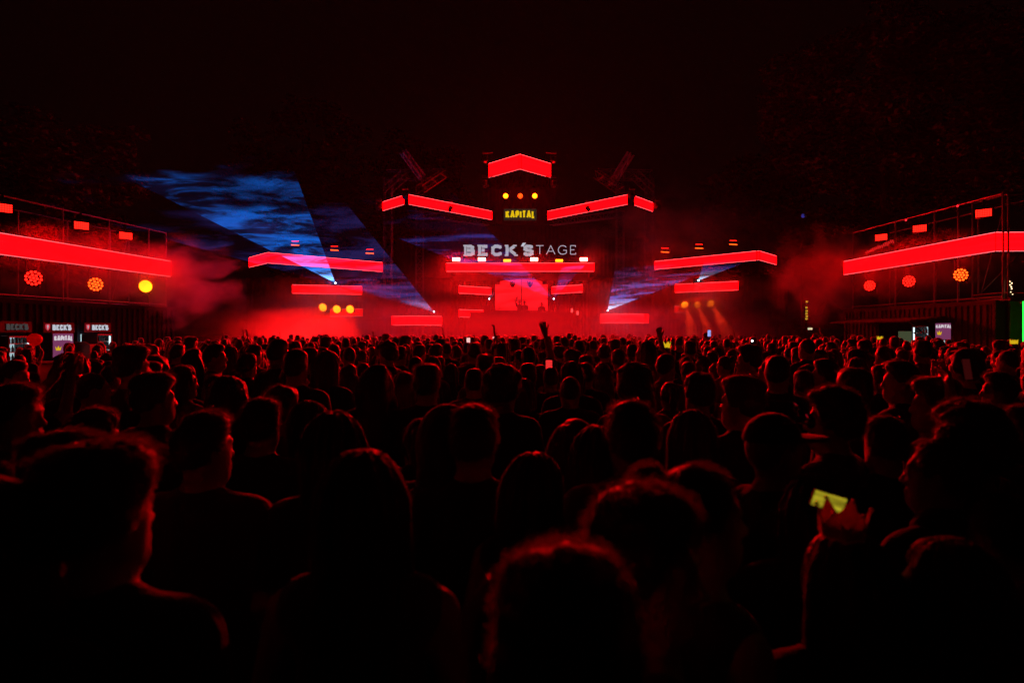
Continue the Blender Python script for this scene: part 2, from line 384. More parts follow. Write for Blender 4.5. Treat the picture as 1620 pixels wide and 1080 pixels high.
# ------------------------------------------------------------------ lamps
def spot(name, loc, target, color, power, size, blend=.4, radius=.1, parent=None):
    l = bpy.data.lights.new(name, 'SPOT'); l.color = color; l.energy = power; l.spot_size = R(size); l.spot_blend = blend; l.shadow_soft_size = radius
    o = bpy.data.objects.new(name, l); o.location = loc
    o.rotation_euler = (Vector(target)-Vector(loc)).to_track_quat('-Z', 'Y').to_euler()
    if parent: o.location = Vector(loc)-parent.location
    return link(o, parent)
def moving_head(loc, label, aim=(0, -1, -.6), s=1.0, up=False, lens='black', group='moving head lamps hung on the stage'):
    root = empty('moving_head_lamp', loc); tag(root, label, 'stage lamp', group)
    k = -1 if not up else 1
    MB().box((-.17*s, -.14*s, 0), (.17*s, .14*s, -.12*s*k)).build('base', M['black'], root)
    for sx in (-1, 1):
        MB().box((sx*.17*s-.03*s, -.06*s, -.12*s*1), (sx*.17*s+.03*s, .06*s, -.48*s)).build('yoke_arm', M['black'], root)
    c = Vector((0, 0, -.38*s)); d = Vector(aim).normalized()
    MB().lathe(c-d*.2*s, d, [(0, 0), (0, .11*s), (.12*s, .145*s), (.34*s, .14*s), (.42*s, .15*s), (.42*s, .13*s)], 12).build('head', M['black'], root, True)
    MB().disc(c+d*.215*s, d, .13*s, 14).build('lens', M['glass'] if lens == 'black' else M[lens], [q for q in root.children if q.name.startswith('head')][0])
    return root
for x, y, lab in ((767, 243, 'upper left moving head beside the peaked banner'), (767, 281, 'lower left moving head beside the peaked banner'),
                  (876, 243, 'upper right moving head beside the peaked banner'), (876, 281, 'lower right moving head beside the peaked banner')):
    r_ = moving_head(at(x, y, 43.6), lab, (0.1 if x < 800 else -.1, -.4, -1), 1.0)
    sx = 1 if x < 800 else -1
    MB().tube((0, .1, .02), (sx*.5, .1, .1), .03).build('hanger', M['truss'], r_)
for x, y, D, lab in ((712, 320, 42.5, 'moving head in the middle of the left roof strip'), (931, 320, 42.5, 'moving head in the middle of the right roof strip'),
                     (599, 318, 41.8, 'moving head outside the far left roof corner'), (1041, 318, 41.8, 'moving head outside the far right roof corner'),
                     (641, 300, 39.6, 'moving head at the left roof corner'), (1000, 300, 39.6, 'moving head at the right roof corner'),
                     (811, 441, 47.5, 'left moving head silhouetted on the LED wall'), (838.5, 441, 47.5, 'right moving head silhouetted on the LED wall')):
    moving_head(at(x, y, D), lab, (0, -.6, -.6), .95)
def wash(loc, label, d, cells, r=.22, group='round LED wash lamps', housing=True):
    """round wash lamp: a dish of LED cells"""
    root = empty('wash_lamp', loc); tag(root, label, 'stage lamp', group)
    d = Vector(d).normalized()
    MB().lathe(-d*.28, d, [(0, 0), (0, r*.6), (.1, r*.95), (.26, r*1.08), (.3, r*1.08), (.3, r)], 16).build('head', M['black'], root, True)
    hd_ = [q for q in root.children if q.name.startswith('head')][0]; MB().disc(d*.021, d, r*.99, 18).build('lens_plate', M['black'], hd_)
    u = d.orthogonal().normalized(); v = d.cross(u); mb = MB()
    for n, rr in ((1, 0), (6, .4), (12, .8)):
        for i in range(n):
            t = 2*math.pi*i/n+.2
            mb.disc(d*.03+(u*math.cos(t)+v*math.sin(t))*rr*r, d, r*.165, 8)
    if cells == 'yellow_lamp': mb = MB().disc(d*.03, d, r*.95, 18)
    mb.build('led_cells', M[cells], hd_)
    sx = u if abs(u.z) < .5 else v
    for s_ in (-1, 1):
        MB().box(tuple(sx*s_*(r*1.15)-d*.2-Vector((.02, .03, .05))), tuple(sx*s_*(r*1.15)-d*.2+Vector((.02, .03, r*1.5)))).build('yoke_arm', M['black'], root)
    return root
def lx(x): # left scaffold plane: photo column to depth
    return -16.97/((x-810)/F-.128)
def left(x, y): D = lx(x); return at(x, y, D)
def rx(x):  # right scaffold line between SR1 and SR0
    k = (SR0[0]-SR1[0])/(SR0[1]-SR1[1]); return (SR1[0]-k*SR1[1])/((x-810)/F-k)
def right(x, y): D = rx(x); return at(x, y, D)
for x, y, c, lab in ((53, 440, 'red_cells', 'red LED wash lamp nearest the left photo edge under the banner'), (151, 450, 'orange_cells', 'orange LED wash lamp in the middle under the left banner'), (230, 453, 'yellow_lamp', 'glaring yellow wash lamp in smoke at the end of the left banner')):
    p = left(x, y); d = Vector((.62, -.75, .12)); r_ = wash(p, lab, d, c, .24, 'wash lamps under the left banner')
    spot('beam', p+d.normalized()*.05, p+Vector((.45, -.3, 1.0)), RED, 5000, 46, .6, .15, r_)
for x, y, c, lab in ((1376, 452, 'red_cells', 'red LED wash lamp at the far end under the right banner'), (1438, 445, 'red_cells', 'red LED wash lamp in the middle under the right banner'), (1520, 435, 'orange_cells', 'orange LED wash lamp nearest the corner of the right banner')):
    p = right(x, y); d = Vector((-.55, -.8, .1)); r_ = wash(p, lab, d, c, .22, 'wash lamps under the right banner')
    spot('beam', p+d.normalized()*.05, p+Vector((-.15, -.3, 1.0)), RED, 3500, 46, .6, .15, r_)
for x, c in ((800, 'yellow_lamp'), (823, 'orange_cells'), (846, 'yellow_lamp')):
    p = at(x, 310, 44.3); lab = {800: 'left yellow', 823: 'middle red', 846: 'right yellow'}[x]+' wash lamp above the yellow sign'
    r_ = wash(p, lab, (0, -1, -.25), c, .17, 'three wash lamps on the tower')
    spot('beam', p+Vector((0, -.1, 0)), p+Vector((0, -40, -9)), (1, .003, .003), 8000, 62, .6, .15, r_)
for x, y, tx, ty in ((511, 486, -1.2, -1.6), (533, 489, -.5, -1.8), (554, 489, -.6, -1.8)):
    p = at(x, y, 44.6); r_ = wash(p, {511: 'leftmost', 533: 'middle', 554: 'rightmost'}[x]+' of three yellow lamps in smoke on the left wing', (tx*.15, -1, -.3), 'yellow_lamp', .27, 'yellow lamps of the left wing')
    spot('beam', p+Vector((0, -.15, 0)), p+Vector((tx, -1.2, ty)), (1, .004, .003), 15000, 90, .6, .15, r_)
for x, y, tx, ty in ((1083, 482, .5, -2.2), (1103, 482, .7, -2.2), (1124, 480, .9, -2.0)):
    p = at(x, y, 44.6); r_ = wash(p, {1083: 'leftmost', 1103: 'middle', 1124: 'rightmost'}[x]+' of three orange lamps beaming down on the right wing', (tx*.1, -1, -.4), 'yellow_lamp', .24, 'orange lamps of the right wing')
    spot('beam', p+Vector((0, -.15, -.02)), p+Vector((tx*1.1, -.5, ty)), (1, .028, .004), 16000, 30, .7, .1, r_)
# blinders on the main strip
for i, x in enumerate((721.8, 762.3, 802.4, 845, 884.6, 923.4)):
    p = at(x, 410.5+(1.2 if i in (2, 4) else 0), 44.7); amb = i in (2, 4)
    root = empty('blinder_lamp', p); tag(root, ('first', 'second', 'third', 'fourth', 'fifth', 'sixth')[i]+' blinder from the left on the main strip, '+('amber' if amb else 'glaring white red'), 'stage lamp', 'blinder lamps on the main strip')
    hs_ = MB().box((-.27, -.02, -.14), (.27, .2, .16)).build('housing', M['black'], root)
    MB().box((-.24, -.03, -.1), (.24, -.022, .11 if not amb else .06)).build('lens', M['amber' if amb else 'hot'], hs_)
    MB().box((-.3, .05, -.2), (-.275, .1, .12)).build('bracket', M['black'], root); MB().box((.275, .05, -.2), (.3, .1, .12)).build('bracket', M['black'], root)
    if not amb: spot('beam', p+Vector((0, -.1, 0)), p+Vector((0, -10, -1.5)), (1, .003, .004), 12000, 75, .6, .2, root)
# strobe panels on side scaffolds
def strobe(p, n, label, wd=.44, ht=.24, cells='red_cells', group='strobe panels above the banners', rows=4, cols=7):
    root = empty('strobe_light', p); tag(root, label, 'stage lamp', group)
    n = Vector(n).normalized(); u = Vector((0, 0, 1)).cross(n).normalized()
    def Q(a, b, o): return u*a+Vector((0, 0, b))+n*o
    def bx(m_, a0, a1, b0, b1, o0, o1): m_.hexa([Q(a0, b0, o1), Q(a1, b0, o1), Q(a1, b0, o0), Q(a0, b0, o0), Q(a0, b1, o1), Q(a1, b1, o1), Q(a1, b1, o0), Q(a0, b1, o0)])
    m_ = MB(); bx(m_, -wd/2-.03, wd/2+.03, -ht/2-.03, ht/2+.03, -.15, 0); hs_ = m_.build('housing', M['black'], root)
    m_ = MB()
    for r_ in range(rows):
        for c in range(cols):
            a = -wd/2+(c+.5)*wd/cols; b = -ht/2+(r_+.5)*ht/rows
            bx(m_, a-wd/cols*.4, a+wd/cols*.4, b-ht/rows*.38, b+ht/rows*.38, .001, .006)
    m_.build('led_cells', M[cells], hs_)
    m_ = MB(); bx(m_, -.03, .03, ht/2+.031, ht/2+.3, -.1, -.04); m_.build('hanger', M['black'], root)
    return root
for x, y, lab in ((5, 329, 'red strobe panel at the left photo edge above the banner'), (129, 357, 'middle red strobe panel above the left banner'), (199, 373, 'farthest red strobe panel above the left banner')):
    strobe(left(x, y), (.8, -.6, 0), lab, group='strobe panels above the left banner')
for x, y, lab in ((1394, 375.5, 'farthest red strobe panel above the right banner'), (1455, 361.5, 'middle red strobe panel above the right banner'), (1556, 337, 'nearest red strobe panel above the right banner')):
    strobe(right(x, y), (-.75, -.66, 0), lab, group='strobe panels above the right banner')
# slim strobes above wing strips (two thin bars each)
def bars(p, label):
    root = empty('strobe_bar', p); tag(root, label, 'stage lamp', 'thin strobe bars above the wing strips')
    MB().box((-.3, .01, -.2), (.3, .2, .25)).build('housing', M['black'], root)
    MB().hexa([(-.25, -.01, -.12), (.25, -.01, -.15), (.25, .005, -.15), (-.25, .005, -.12), (-.25, -.01, -.07), (.25, -.01, -.1), (.25, .005, -.1), (-.25, .005, -.07)]).build('lamp_bar', M['orange_cells'], root)
    MB().box((-.22, -.01, .12), (.22, .005, .15)).build('lamp_bar', M['red_cells'], root)
for x, y, w_ in ((467, 385, 'first'), (529, 393, 'second'), (585, 398, 'third')): bars(at(x, y, 43.5), w_+' thin strobe from the left above the left wing strip')
for x, y, w_ in ((1052, 396, 'first'), (1106, 390, 'second'), (1160, 384, 'third')): bars(at(x, y, 43.5), w_+' thin strobe from the left above the right wing strip')

# ------------------------------------------------------------------ lettering
GL = {  # polylines in a 0..1 box (width factor first)
 'B': (.8, [[(.12, 0), (.12, 1)], [(.12, 1), (.6, 1), (.8, .88), (.8, .64), (.6, .52), (.12, .52)], [(.6, .52), (.86, .4), (.86, .12), (.62, 0), (.12, 0)]]),
 'E': (.74, [[(.12, 0), (.12, 1)], [(.12, 1), (.8, 1), (.8, .84)], [(.12, .52), (.66, .52)], [(.12, 0), (.84, 0), (.84, .18)]]),
 'C': (.8, [[(.86, .76), (.82, .92), (.62, 1), (.36, 1), (.12, .82), (.12, .2), (.34, 0), (.64, 0), (.84, .1), (.86, .26)]]),
 'K': (.84, [[(.12, 0), (.12, 1)], [(.8, 1), (.2, .5)], [(.36, .56), (.9, 0)]]),
 'S': (.74, [[(.84, .78), (.78, .94), (.6, 1), (.3, 1), (.12, .88), (.12, .66), (.3, .54), (.66, .48), (.86, .36), (.86, .12), (.64, 0), (.3, 0), (.14, .08), (.1, .24)]]),
 'T': (.78, [[(.0, 1), (1, 1)], [(.5, 1), (.5, 0)]]),
 'A': (.86, [[(0, 0), (.5, 1), (1, 0)], [(.22, .34), (.78, .34)]]),
 'G': (.9, [[(.94, .8), (.8, .94), (.56, 1), (.3, .95), (.1, .74), (.04, .5), (.1, .24), (.32, .04), (.58, 0), (.82, .06), (.96, .2), (.96, .46), (.6, .46)]]),
 'P': (.76, [[(.12, 0), (.12, 1)], [(.12, 1), (.62, 1), (.86, .86), (.86, .58), (.62, .44), (.12, .44)]]),
 'I': (.34, [[(.5, 0), (.5, 1)]]),
 'L': (.66, [[(.12, 1), (.12, 0), (.9, 0)]]),
 'H': (.8, [[(.12, 0), (.12, 1)], [(.88, 0), (.88, 1)], [(.12, .5), (.88, .5)]]),
 "'": (.16, [[(.9, 1.22), (.1, .92)]]),
}
def word(text, p, right_, up, width, height, stroke, m, parent, gap=.1, depth=.04, serif=False, out=None):
    """letters as raised mesh bars, one mesh per letter"""
    right_, up = Vector(right_).normalized(), Vector(up).normalized(); n = right_.cross(up)
    tot = sum(GL[c][0] for c in text)+gap*(len(text)-1); sx = width/tot; x = 0
    hs = stroke*height/2
    for c in text:
        wf, pls = GL[c]; W = wf*sx; mb = MB(); k = 0
        pls = list(pls)
        if serif:
            for pl in GL[c][1]:
                for q in (pl[0], pl[-1]):
                    if c in 'BEK' and q[1] in (0, 1) and len(pl) == 2: pls.append([(q[0]-.16, q[1]), (q[0]+.16, q[1])])
        for pi_, pl in enumerate(pls):
            hw = hs if pi_ < len(GL[c][1]) else hs*.45
            pts = [right_*(x+hw*.8+a*(W-1.6*hw))+up*(hw+b*(height-2*hw)) for a, b in pl]
            for i in range(len(pts)-1):
                a, b = pts[i], pts[i+1]; d = (b-a).normalized(); s_ = n.cross(d); e = .0012*k; k += 1
                ext = hw*(.9 if (0 < i or len(pl) > 2) else .0)
                A = a-d*(ext if i > 0 else 0); B = b+d*(ext if i < len(pts)-2 else 0)
                # the letter's ends are flush with its box
                q = [A-s_*hw, B-s_*hw, B+s_*hw, A+s_*hw]
                mb.hexa([v_+p for v_ in q]+[v_+n*(depth+e)+p for v_ in q])
        mb.build('letter', m, parent)
        x += W+gap*sx
# main stage sign
sg = empty('stage_sign', at(733, 405, 44.9)); tag(sg, 'white lettering above the main LED strip, heavy first word and thin second', 'sign')
k45 = 44.9/F
word("BECK", Vector((0, 0, 0)), (1, 0, 0), (0, 0, 1), 86*k45, 17.4*k45, .27, M['sign_text'], sg, .1, .1, True)
word("S", Vector((94*k45, 0, 0)), (1, 0, 0), (0, 0, 1), 18.5*k45, 17.4*k45, .27, M['sign_text'], sg, .1, .1)
MB().hexa([(91*k45, 0, 15.2*k45), (95*k45, 0, 15.2*k45), (95*k45, -.1, 15.2*k45), (91*k45, -.1, 15.2*k45), (94*k45, 0, 20.5*k45), (99*k45, 0, 20.5*k45), (99*k45, -.1, 20.5*k45), (94*k45, -.1, 20.5*k45)]).build('apostrophe', M['sign_hot'], sg)
word("TAGE", Vector((114.5*k45, 0, 2.2*k45)), (1, 0, 0), (0, 0, 1), 65.5*k45, 14.8*k45, .075, M['sign_text'], sg, .22, .05)
# dark inline grooves on the stems of the heavy letters
for gx in (5.0, 28.3, 72.2):
    MB().box((gx*k45, -.125, 3*k45), ((gx+.7)*k45, -.118, 14.5*k45)).build('inline_groove', M['black'], sg)
MB().box((-.1, .25, -.12), (181*k45, .3, -.02)).build('mounting_rail', M['black'], sg)
# yellow sign
ks = empty('tower_sign', at(797, 348.5, 44.6)); tag(ks, 'dark sign with heavy yellow letters on the tower', 'sign'); q = 44.6/F
M['sign_back'] = emit('dark_led_panel', (.012, .016, .01), 1, False)
MB().box((0, 0, 0), (52*q, .12, 18.5*q)).build('panel', M['sign_back'], ks)
for (a0, b0, a1, b1) in ((0, 0, 52, .5), (0, 18, 52, 18.5)): MB().box((a0*q, -.02, b0*q), (a1*q, -.002, b1*q)).build('rim', M['cont'], ks)
word('KAPITAL', Vector((2.6*q, -.004, 3.2*q)), (1, 0, 0), (0, 0, 1), 46.8*q, 12.2*q, .235, M['yellow_text'], ks, .1, .02)

# ------------------------------------------------------------------ laser projectors with their light sheets
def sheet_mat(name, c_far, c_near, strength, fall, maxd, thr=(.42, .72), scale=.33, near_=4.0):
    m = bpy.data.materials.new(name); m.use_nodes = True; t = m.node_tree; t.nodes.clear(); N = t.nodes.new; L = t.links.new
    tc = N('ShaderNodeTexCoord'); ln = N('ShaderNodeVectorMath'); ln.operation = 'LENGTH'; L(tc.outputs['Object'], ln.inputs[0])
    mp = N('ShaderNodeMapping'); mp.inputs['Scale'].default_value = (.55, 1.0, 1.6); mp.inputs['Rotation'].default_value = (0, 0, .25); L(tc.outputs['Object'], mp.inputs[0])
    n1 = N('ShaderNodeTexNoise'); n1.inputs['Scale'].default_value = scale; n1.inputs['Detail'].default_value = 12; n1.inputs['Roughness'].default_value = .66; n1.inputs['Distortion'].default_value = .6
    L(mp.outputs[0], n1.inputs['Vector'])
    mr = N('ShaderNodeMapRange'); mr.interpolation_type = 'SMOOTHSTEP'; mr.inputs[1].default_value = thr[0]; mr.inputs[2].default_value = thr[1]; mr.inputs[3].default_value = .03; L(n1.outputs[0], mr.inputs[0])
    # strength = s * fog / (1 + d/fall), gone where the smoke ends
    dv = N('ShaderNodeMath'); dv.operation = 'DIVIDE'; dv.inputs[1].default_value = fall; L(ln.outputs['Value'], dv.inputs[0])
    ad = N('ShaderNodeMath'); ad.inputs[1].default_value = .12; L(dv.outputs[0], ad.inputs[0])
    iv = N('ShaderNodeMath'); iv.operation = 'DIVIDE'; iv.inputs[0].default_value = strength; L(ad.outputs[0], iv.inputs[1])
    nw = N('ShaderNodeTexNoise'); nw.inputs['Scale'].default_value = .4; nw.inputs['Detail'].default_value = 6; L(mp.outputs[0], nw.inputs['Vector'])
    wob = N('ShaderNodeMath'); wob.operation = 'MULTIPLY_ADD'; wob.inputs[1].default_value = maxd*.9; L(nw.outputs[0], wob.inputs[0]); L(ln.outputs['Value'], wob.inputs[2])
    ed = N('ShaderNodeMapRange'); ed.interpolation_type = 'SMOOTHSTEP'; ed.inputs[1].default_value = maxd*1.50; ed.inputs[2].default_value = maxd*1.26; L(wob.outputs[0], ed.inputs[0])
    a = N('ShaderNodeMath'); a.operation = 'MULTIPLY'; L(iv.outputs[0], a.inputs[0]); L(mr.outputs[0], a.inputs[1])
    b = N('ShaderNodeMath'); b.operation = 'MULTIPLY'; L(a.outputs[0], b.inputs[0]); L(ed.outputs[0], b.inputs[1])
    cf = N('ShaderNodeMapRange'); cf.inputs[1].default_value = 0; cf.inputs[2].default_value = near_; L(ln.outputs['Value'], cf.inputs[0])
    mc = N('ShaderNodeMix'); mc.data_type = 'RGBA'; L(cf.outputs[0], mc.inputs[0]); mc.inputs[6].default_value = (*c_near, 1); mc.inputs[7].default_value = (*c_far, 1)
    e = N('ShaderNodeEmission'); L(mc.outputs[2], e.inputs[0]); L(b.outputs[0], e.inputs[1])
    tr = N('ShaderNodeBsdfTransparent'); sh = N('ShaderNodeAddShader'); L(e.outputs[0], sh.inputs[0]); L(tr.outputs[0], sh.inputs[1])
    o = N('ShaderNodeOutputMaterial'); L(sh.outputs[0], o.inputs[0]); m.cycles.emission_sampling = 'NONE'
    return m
def laser(apex, corners, label, **kw):
    root = empty('laser_projector', apex); tag(root, label, 'laser projector', 'laser projectors fanning blue light')
    MB().box((-.22, .05, -.14), (.22, .55, .14)).build('housing', M['black'], root)
    MB().box((-.24, .2, -.3), (-.222, .35, .1)).build('bracket', M['black'], root); MB().box((.222, .2, -.3), (.24, .35, .1)).build('bracket', M['black'], root)
    MB().disc((0, .02, 0), (0, -1, .1), .05, 10).build('aperture', M['laser_dot'], root)
    for cs in corners:
        m = MB(); P = [(Vector(c)-apex)*1.3 for c in cs]; m.poly([(0, 0, 0)]+P)
        ob = m.build('light_sheet', sheet_mat('laser_light_in_smoke', **kw), root); ob.visible_shadow = True
    return root
A1 = at(530.5, 447.5, 42.5)
laser(A1, [[at(200, 282, 25), at(470, 282, 25)]], 'laser projector on the left wing fanning a bright blue sheet', c_far=(.002, .085, .46), c_near=(.15, .4, 1), strength=.55, fall=30, maxd=17.2, thr=(.42, .62), scale=.62)
A2 = at(686.5, 493, 44.5)
laser(A2, [[at(110, 337, 27), at(560, 337, 27)]], 'laser projector left of the booth fanning a wide violet sheet', c_far=(.06, .06, .42), c_near=(.35, .45, 1), strength=.2, fall=14, maxd=20, thr=(.42, .68), scale=.6)
A3 = at(876, 472.5, 48)
laser(A3, [[at(560, 350, 30), at(760, 350, 30)], [at(885, 436, 40), at(912, 434, 40)]], 'small laser projector right of the LED wall', c_far=(.04, .05, .40), c_near=(.0, .002, .03), strength=.22, fall=40, maxd=20, thr=(.46, .66), scale=.6, near_=9)
A3b = at(774, 472.5, 48)
laser(A3b, [[at(776, 464, 45), at(782, 466, 45)]], 'small laser projector left of the LED wall', c_far=(.2, .2, .6), c_near=(.5, .5, 1), strength=.1, fall=3, maxd=6)
A4 = at(961.5, 491, 44.5)
laser(A4, [[at(976, 405, 30), at(1230, 386, 30)]], 'laser projector right of the booth fanning a white blue sheet', c_far=(.07, .10, .55), c_near=(.5, .75, 1), strength=.5, fall=10, maxd=11, thr=(.44, .60), scale=.8)
A5 = at(1105, 443.5, 42.5)
laser(A5, [[at(1120, 395, 32), at(1300, 368, 30)]], 'laser projector on the right wing fanning a small white blue sheet', c_far=(.06, .06, .4), c_near=(.5, .75, 1), strength=.4, fall=4, maxd=7.5, thr=(.42, .60), scale=.8)

# ------------------------------------------------------------------ side structures: containers + scaffolds
LB0, LB1 = Vector((-15.2, 14.5, 0)), Vector((-13.55, 27.4, 0))
d_ = (LB1-LB0).normalized(); nL = Vector((d_.y, -d_.x, 0))      # to the crowd
uL = lambda x: ((left(x, 500)-LB0).dot(d_))
ops = []
for xa, xb in ((2, 44), (66, 128), (136, 186)): ops.append((uL(xa), uL(xb), .9, 1.95))
lc, PL = container(LB0.x, LB0.y, LB1.x, LB1.y, 0, 2.95, 'dark container bar at left under the scaffold', M['bluewall'], 2.6, openings=ops, cat='container bar')
def on_left(x, y, out=.03):       # a point on the left container's front
    p = left(x, y); q_ = LB0+d_*(p-LB0).dot(d_); return Vector((q_.x, q_.y, p.z))+nL*out
rotL = math.atan2(d_.y, d_.x)
def sign_left(x, y, dim, label):
    p = on_left(x, y, .06); root = empty('bar_sign', p, 0); tag(root, label, 'sign', 'backlit bar signs on the left container')
    rr = -d_ if False else d_
    rr = Vector((d_.x, d_.y, 0))
    s_ = .25
    def Q(a, b, o): return rr*a+Vector((0, 0, b))+nL*o
    MB().hexa([Q(-.62, -.16, .0), Q(.62, -.16, .0), Q(.62, -.16, -.05), Q(-.62, -.16, -.05), Q(-.62, .16, .0), Q(.62, .16, .0), Q(.62, .16, -.05), Q(-.62, .16, -.05)]).build('panel', M['black'], root)
    tm = M['sign_hot'] if not dim else M['dim_text']
    word("BECK", Q(-.28, -.085, .004), rr, (0, 0, 1), .58, .17, .28, tm, root, .1, .01, True)
    word("S", Q(.34, -.085, .004), rr, (0, 0, 1), .14, .17, .28, tm, root, .1, .01)
    MB().hexa([Q(.30, .05, .004), Q(.325, .05, .004), Q(.325, .05, .012), Q(.30, .05, .012), Q(.32, .11, .004), Q(.35, .11, .004), Q(.35, .11, .012), Q(.32, .11, .012)]).build('apostrophe', tm, root)
    if not dim:   # red shield emblem
        pts = [(-.55, .1), (-.37, .1), (-.37, -.02), (-.46, -.11), (-.55, -.02)]
        em = MB().poly([Q(a, b, .006) for a, b in pts]).build('emblem', M['emblem_red'], root)
        MB().hexa([Q(-.47, -.05, .008), Q(-.45, -.05, .008), Q(-.45, -.05, .012), Q(-.47, -.05, .012), Q(-.47, .08, .008), Q(-.45, .08, .008), Q(-.45, .08, .012), Q(-.47, .08, .012)]).build('emblem_bar', M['sign_hot'], em)
        MB().hexa([Q(-.5, .02, .013), Q(-.42, .02, .013), Q(-.42, .02, .016), Q(-.5, .02, .016), Q(-.5, .04, .013), Q(-.42, .04, .013), Q(-.42, .04, .016), Q(-.5, .04, .016)]).build('emblem_bar', M['sign_hot'], em)
M['dim_text'] = emit('dim_letters', (.05, .045, .045), 1, False)  # faint glow put into the letters of the dim sign
M['emblem_red'] = emit('emblem_red', (.5, .03, .05), 1, False)
M['poster_text'] = emit('poster_letters', (.62, .55, .6), 1, False)
sign_left(95, 518, False, 'backlit white letter sign with red emblem, nearer one on the left bar')
sign_left(156, 518, False, 'backlit white letter sign with red emblem, farther one on the left bar')
sign_left(24, 517, True, 'faintly glowing letter sign nearest the left photo edge')
def fridge(p, rr, nn, label, wd=.75, ht=1.05, base=.95, poster=False, tube=1, group='lit drinks fridges in the container bars'):
    """glass fronted drinks fridge or backlit poster standing in a bar opening"""
    root = empty('backlit_poster' if poster else 'drinks_fridge', (p.x, p.y, base)); tag(root, label, 'poster' if poster else 'fridge', None if poster else group)
    def Q(a, b, o): return rr*a+Vector((0, 0, b))+nn*o
    def bx(a0, a1, b0, b1, o0, o1): return MB().hexa([Q(a0, b0, o1), Q(a1, b0, o1), Q(a1, b0, o0), Q(a0, b0, o0), Q(a0, b1, o1), Q(a1, b1, o1), Q(a1, b1, o0), Q(a0, b1, o0)])
    if poster:
        bx(-wd/2-.03, wd/2+.03, -.03, ht+.03, -.1, 0).build('light_box', M['black'], root)
        bx(-wd/2, wd/2, 0, ht, .002, .008).build('poster_face', M['purple'], root)
        word('KAPITAL', Q(-wd*.46, ht*.68, .012), rr, (0, 0, 1), wd*.92, ht*.24, .3, M['poster_text'], root, .1, .008)
        c = Q(-wd*.36, ht*.28, .014)
        MB().poly([c+rr*a+Vector((0, 0, b)) for a, b in ((0, 0), (.16*wd/.75, 0), (.2*wd/.75, .13), (.13*wd/.75, .07), (.08*wd/.75, .15), (.03*wd/.75, .07), (-.04*wd/.75, .13))]).build('crown_print', M['crown_glow'], root)
        return root
    bx(-wd/2, wd/2, 0, ht, -.6, -.56).build('back_wall', M['cool_panel'], root)
    for a in (-wd/2, wd/2-.03): bx(a, a+.03, 0, ht, -.555, 0).build('side_wall', M['black'], root)
    bx(-wd/2+.031, wd/2-.031, ht-.04, ht, -.555, 0).build('top_wall', M['white'], root)
    for i in range(4):
        z = .02+i*ht/4; sf = bx(-wd/2+.032, wd/2-.032, z, z+.02, -.55, -.08).build('shelf', M['white'], root)
        for k in range(6):
            a = -wd/2+.1+k*(wd-.2)/5; c = Q(a, z+.021, -.2)
            MB().lathe(c, (0, 0, 1), [(0, .035), (.11, .035), (.15, .014), (.19, .014)], 6).build('bottle', M['glass'], sf)
    a = (wd/2-.07)*tube
    bx(a-.02, a+.02, .05, ht-.06, -.06, -.03).build('light_tube', M['white_tube'], root)
    return root
rL = Vector((d_.x, d_.y, 0))
p = on_left(83, 540, .45); fridge(p, rL, nL, 'purple backlit poster with white heavy letters in the left bar', .8, .72, 1.2, poster=True)
p = on_left(137, 540, .75); fridge(p, rL, nL, 'white lit drinks fridge in the left bar', .7, 1.1, .8)
p = on_left(22, 540, .3); fridge(p, rL, nL, 'dim drinks fridge at the left photo edge', .8, 1.0, .85, tube=1)
# bar counter and box on it
bc = on_left(110, 552, .25); root = empty('bar_counter', (bc.x, bc.y, 0)); tag(root, 'dark bar counter in front of the left container', 'counter')
MB().hexa([rL*a+nL*o+Vector((0, 0, z)) for z in (0, 1.05) for a, o in ((-4, .5), (4, .5), (4, 0), (-4, 0))]).build('front', M['wood'], root)
MB().hexa([rL*a+nL*o+Vector((0, 0, z)) for z in (1.053, 1.1) for a, o in ((-4.1, .6), (4.1, .6), (4.1, -.1), (-4.1, -.1))]).build('counter_top', M['wood'], root)
bx0 = on_left(117, 545, .45); cb = MB()
cb.box((-.3, -.2, 0), (.3, .2, .48)); cb.hexa([(-.3, -.2, .481), (.3, -.2, .481), (.3, -.42, .56), (-.3, -.42, .56), (-.3, -.2, .486), (.3, -.2, .486), (.3, -.42, .566), (-.3, -.42, .566)])
o = cb.build('cardboard_box', M['card']); o.location = (bx0.x, bx0.y, 1.1); tag(o, 'open cardboard box on the left bar counter', 'box')
def scaffold(line, zb, zt, levels, label, extra=None):
    root = empty('scaffold', (line[0].x, line[0].y, zb)); tag(root, label, 'scaffold', 'side scaffolds over the containers')
    o = Vector((line[0].x, line[0].y, zb)); back = extra
    for i, p in enumerate(line):
        for off in (Vector((0, 0, 0)), back):
            a = p+off; MB().tube(Vector((a.x, a.y, zb))-o, Vector((a.x, a.y, zt))-o, .032, n=8).build('post', M['steel'], root)
        for z in levels: MB().tube(Vector((p.x, p.y, z+.03))-o, Vector((p.x+back.x, p.y+back.y, z+.03))-o, .022, n=6).build('cross_bar', M['steel'], root)
        if i:
            q_ = line[i-1]
            for z in levels:
                for off in (Vector((0, 0, 0)), back):
                    a, b = q_+off, p+off; MB().tube(Vector((a.x, a.y, z))-o, Vector((b.x, b.y, z))-o, .026, n=6).build('rail', M['steel'], root)
            if i % 2: MB().tube(Vector((q_.x+back.x, q_.y+back.y, zb))-o, Vector((p.x+back.x, p.y+back.y, levels[-1]))-o, .02, n=6).build('brace', M['steel'], root)
    return root
lp = [on_left(x, 500, -.18) for x in (-60, 8, 111, 183, 245, 272)]
scaffold(lp, 2.96, 5.95, (3.05, 5.9), 'steel tube scaffold above the left container bar', -nL*1.6)
